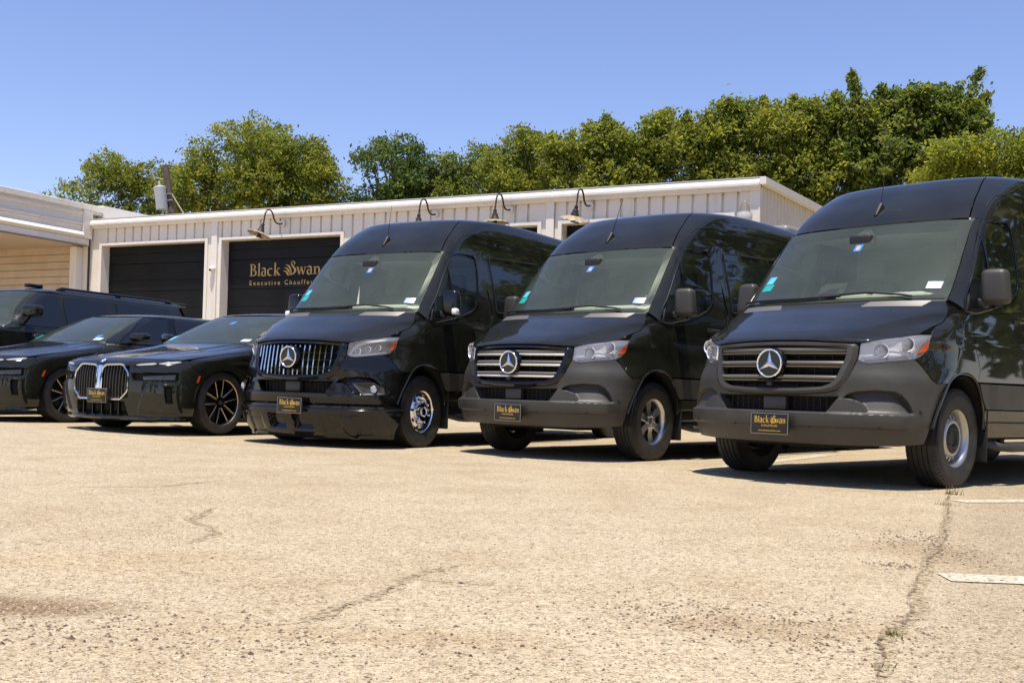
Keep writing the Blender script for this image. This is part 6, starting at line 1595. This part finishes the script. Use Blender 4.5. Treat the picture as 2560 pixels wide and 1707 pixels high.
tree('elm_tree', 'tallest tree at the right, with a pointed branch leaning right', 13.4, 37, [(-1.3, 0, 9.7, .9, 1.2, 1.2), (.1, 0, 10.1, .9, 1.2, 1.0), (1.2, 0, 10.0, .6, .9, 1.0), (1.8, 0, 9.6, .7, 1.0, 1.0), (2.2, 0, 8.7, .55, .9, .8), (-.2, 0, 7.8, 2.0, 1.8, 2.2)], 'dark', 700, seed=20, ls=.11, trunk=.28, reach=.55, spikes=((-1.7, 9.8, -2.1, 11.9, .20), (1.4, 9.6, 2.55, 12.3, .24), (1.6, 9.4, 2.7, 11.4, .22), (1.7, 9.0, 2.8, 10.6, .22), (1.8, 8.6, 2.8, 9.6, .22), (1.9, 8.2, 2.9, 8.8, .22), (1.2, 10, 1.5, 11.3, .2), (.2, 10, .3, 11.3, .22), (-.9, 10, -1.0, 11.5, .2)))
tree('mulberry_tree', 'yellow-green low tree above the nearest van roof', 13.1, 30, [(-.9, 0, 6.9, .8, 1.0, .8), (.2, 0, 7.1, .9, 1.0, .8), (1.2, 0, 6.7, .9, 1.0, .8), (2.4, 0, 6.6, 1.0, 1.0, .9), (.4, 0, 5.6, 2.2, 1.4, 1.3)], 'yellow', 520, seed=21, ls=.080)
tree('mulberry_tree', 'tree cut by the right edge of the picture', 16.5, 34, [(0, 0, 8.2, .8, 1.0, .9), (.9, 0, 8.0, 1.0, 1.0, 1.0), (.5, 0, 6.8, 1.6, 1.4, 1.5)], 'mid', 300, seed=22)
# thicket that closes the view under the crowns
rg = np.random.default_rng(40)
th = [(x, 47 - .28 * x + rg.normal(0, .6), rg.uniform(2.6, 3.8), 2.0, 1.4, rg.uniform(1.8, 2.5)) for x in np.arange(-21, 24, 1.9)]
obj('thicket', big_mesh('thicket', crown_verts(th, 1500, 40, .12, rg, .4, .5), 4, [LEAF['dark']]), label='dense green thicket filling the gaps under the trees behind the garage', cat='thicket', kind='stuff')
# wood across the road, outside the frame: it shows only as reflections in the paint and glass
wd = [(x, y, rg.uniform(3.5, 6.0), 2.4, 2.4, rg.uniform(3.0, 5.2)) for x, y in [(15 + .5 * k + rg.normal(0, 1), 14 - 4.0 * k + rg.normal(0, .8)) for k in range(9)] + [(.48 * y_ + 8 + rg.normal(0, 1), y_) for y_ in np.arange(16, 44, 3.2)] + [(x_ + rg.normal(0, 1.5), -38 + rg.normal(0, 3)) for x_ in np.arange(-44, 26, 5.2)]]
obj('wood', big_mesh('wood', crown_verts(wd, 2400, 40, .24, rg, .6, .8), 4, [LEAF['dark']]), label='wood across the road seen only as reflections in the paintwork', cat='wood', kind='stuff')
# ------------------------------------------------------------------ vehicles in place
build_van('passenger_van', (-2.2493, 10.8001, 0), -.52694, 'vertical', 'leftmost van, glossy black bumper, vertical chrome grille bars and chrome wheel', 1.015, 6.97)
van_b = build_van('passenger_van', (-.0261, 9.9359, 0), -.7025, 'chrome_strip', 'middle van with thin chrome strips across its grille and six-spoke alloy wheels', 1.0, 6.97)
build_van('passenger_van', (1.8916, 7.8529, 0), -.81107, 'steel', 'nearest van at the right, plain grey grille slats and steel wheels', .99, 6.97)
# roof air conditioner of the middle van
ac = obj('roof_air_conditioner', G().add(rbox(-.42, .42, 4.75, 5.75, 2.60, 2.80, .07, 4)).mesh('roof_air_conditioner', [mat('ac_cover', (.20, .19, .18), .4)]), van_b)
obj('ac_vent', G().add(rbox(-.30, .30, 4.735, 4.76, 2.66, 2.74, .01, 1)).mesh('ac_vent', [M['void']]), ac)
build_bmw('saloon_car', (-4.612, 11.971, .03), -.51204, 'bmw', 'saloon car with twin kidney grille and gold plate lettering, beside the leftmost van', True)
build_bmw('saloon_car', (-6.974, 13.415, .05), -.5126, 'bmw_dark', 'saloon car cut by the left edge, multi-spoke dark wheel, in front of the tall suv', False)
sv_ = build_suv('sport_utility_vehicle', (-9.1, 14.65, .05), -.4538, 'long black suv with roof rails at the far left, behind the saloon cars')
sv_.scale = (1, 1, 1.045)
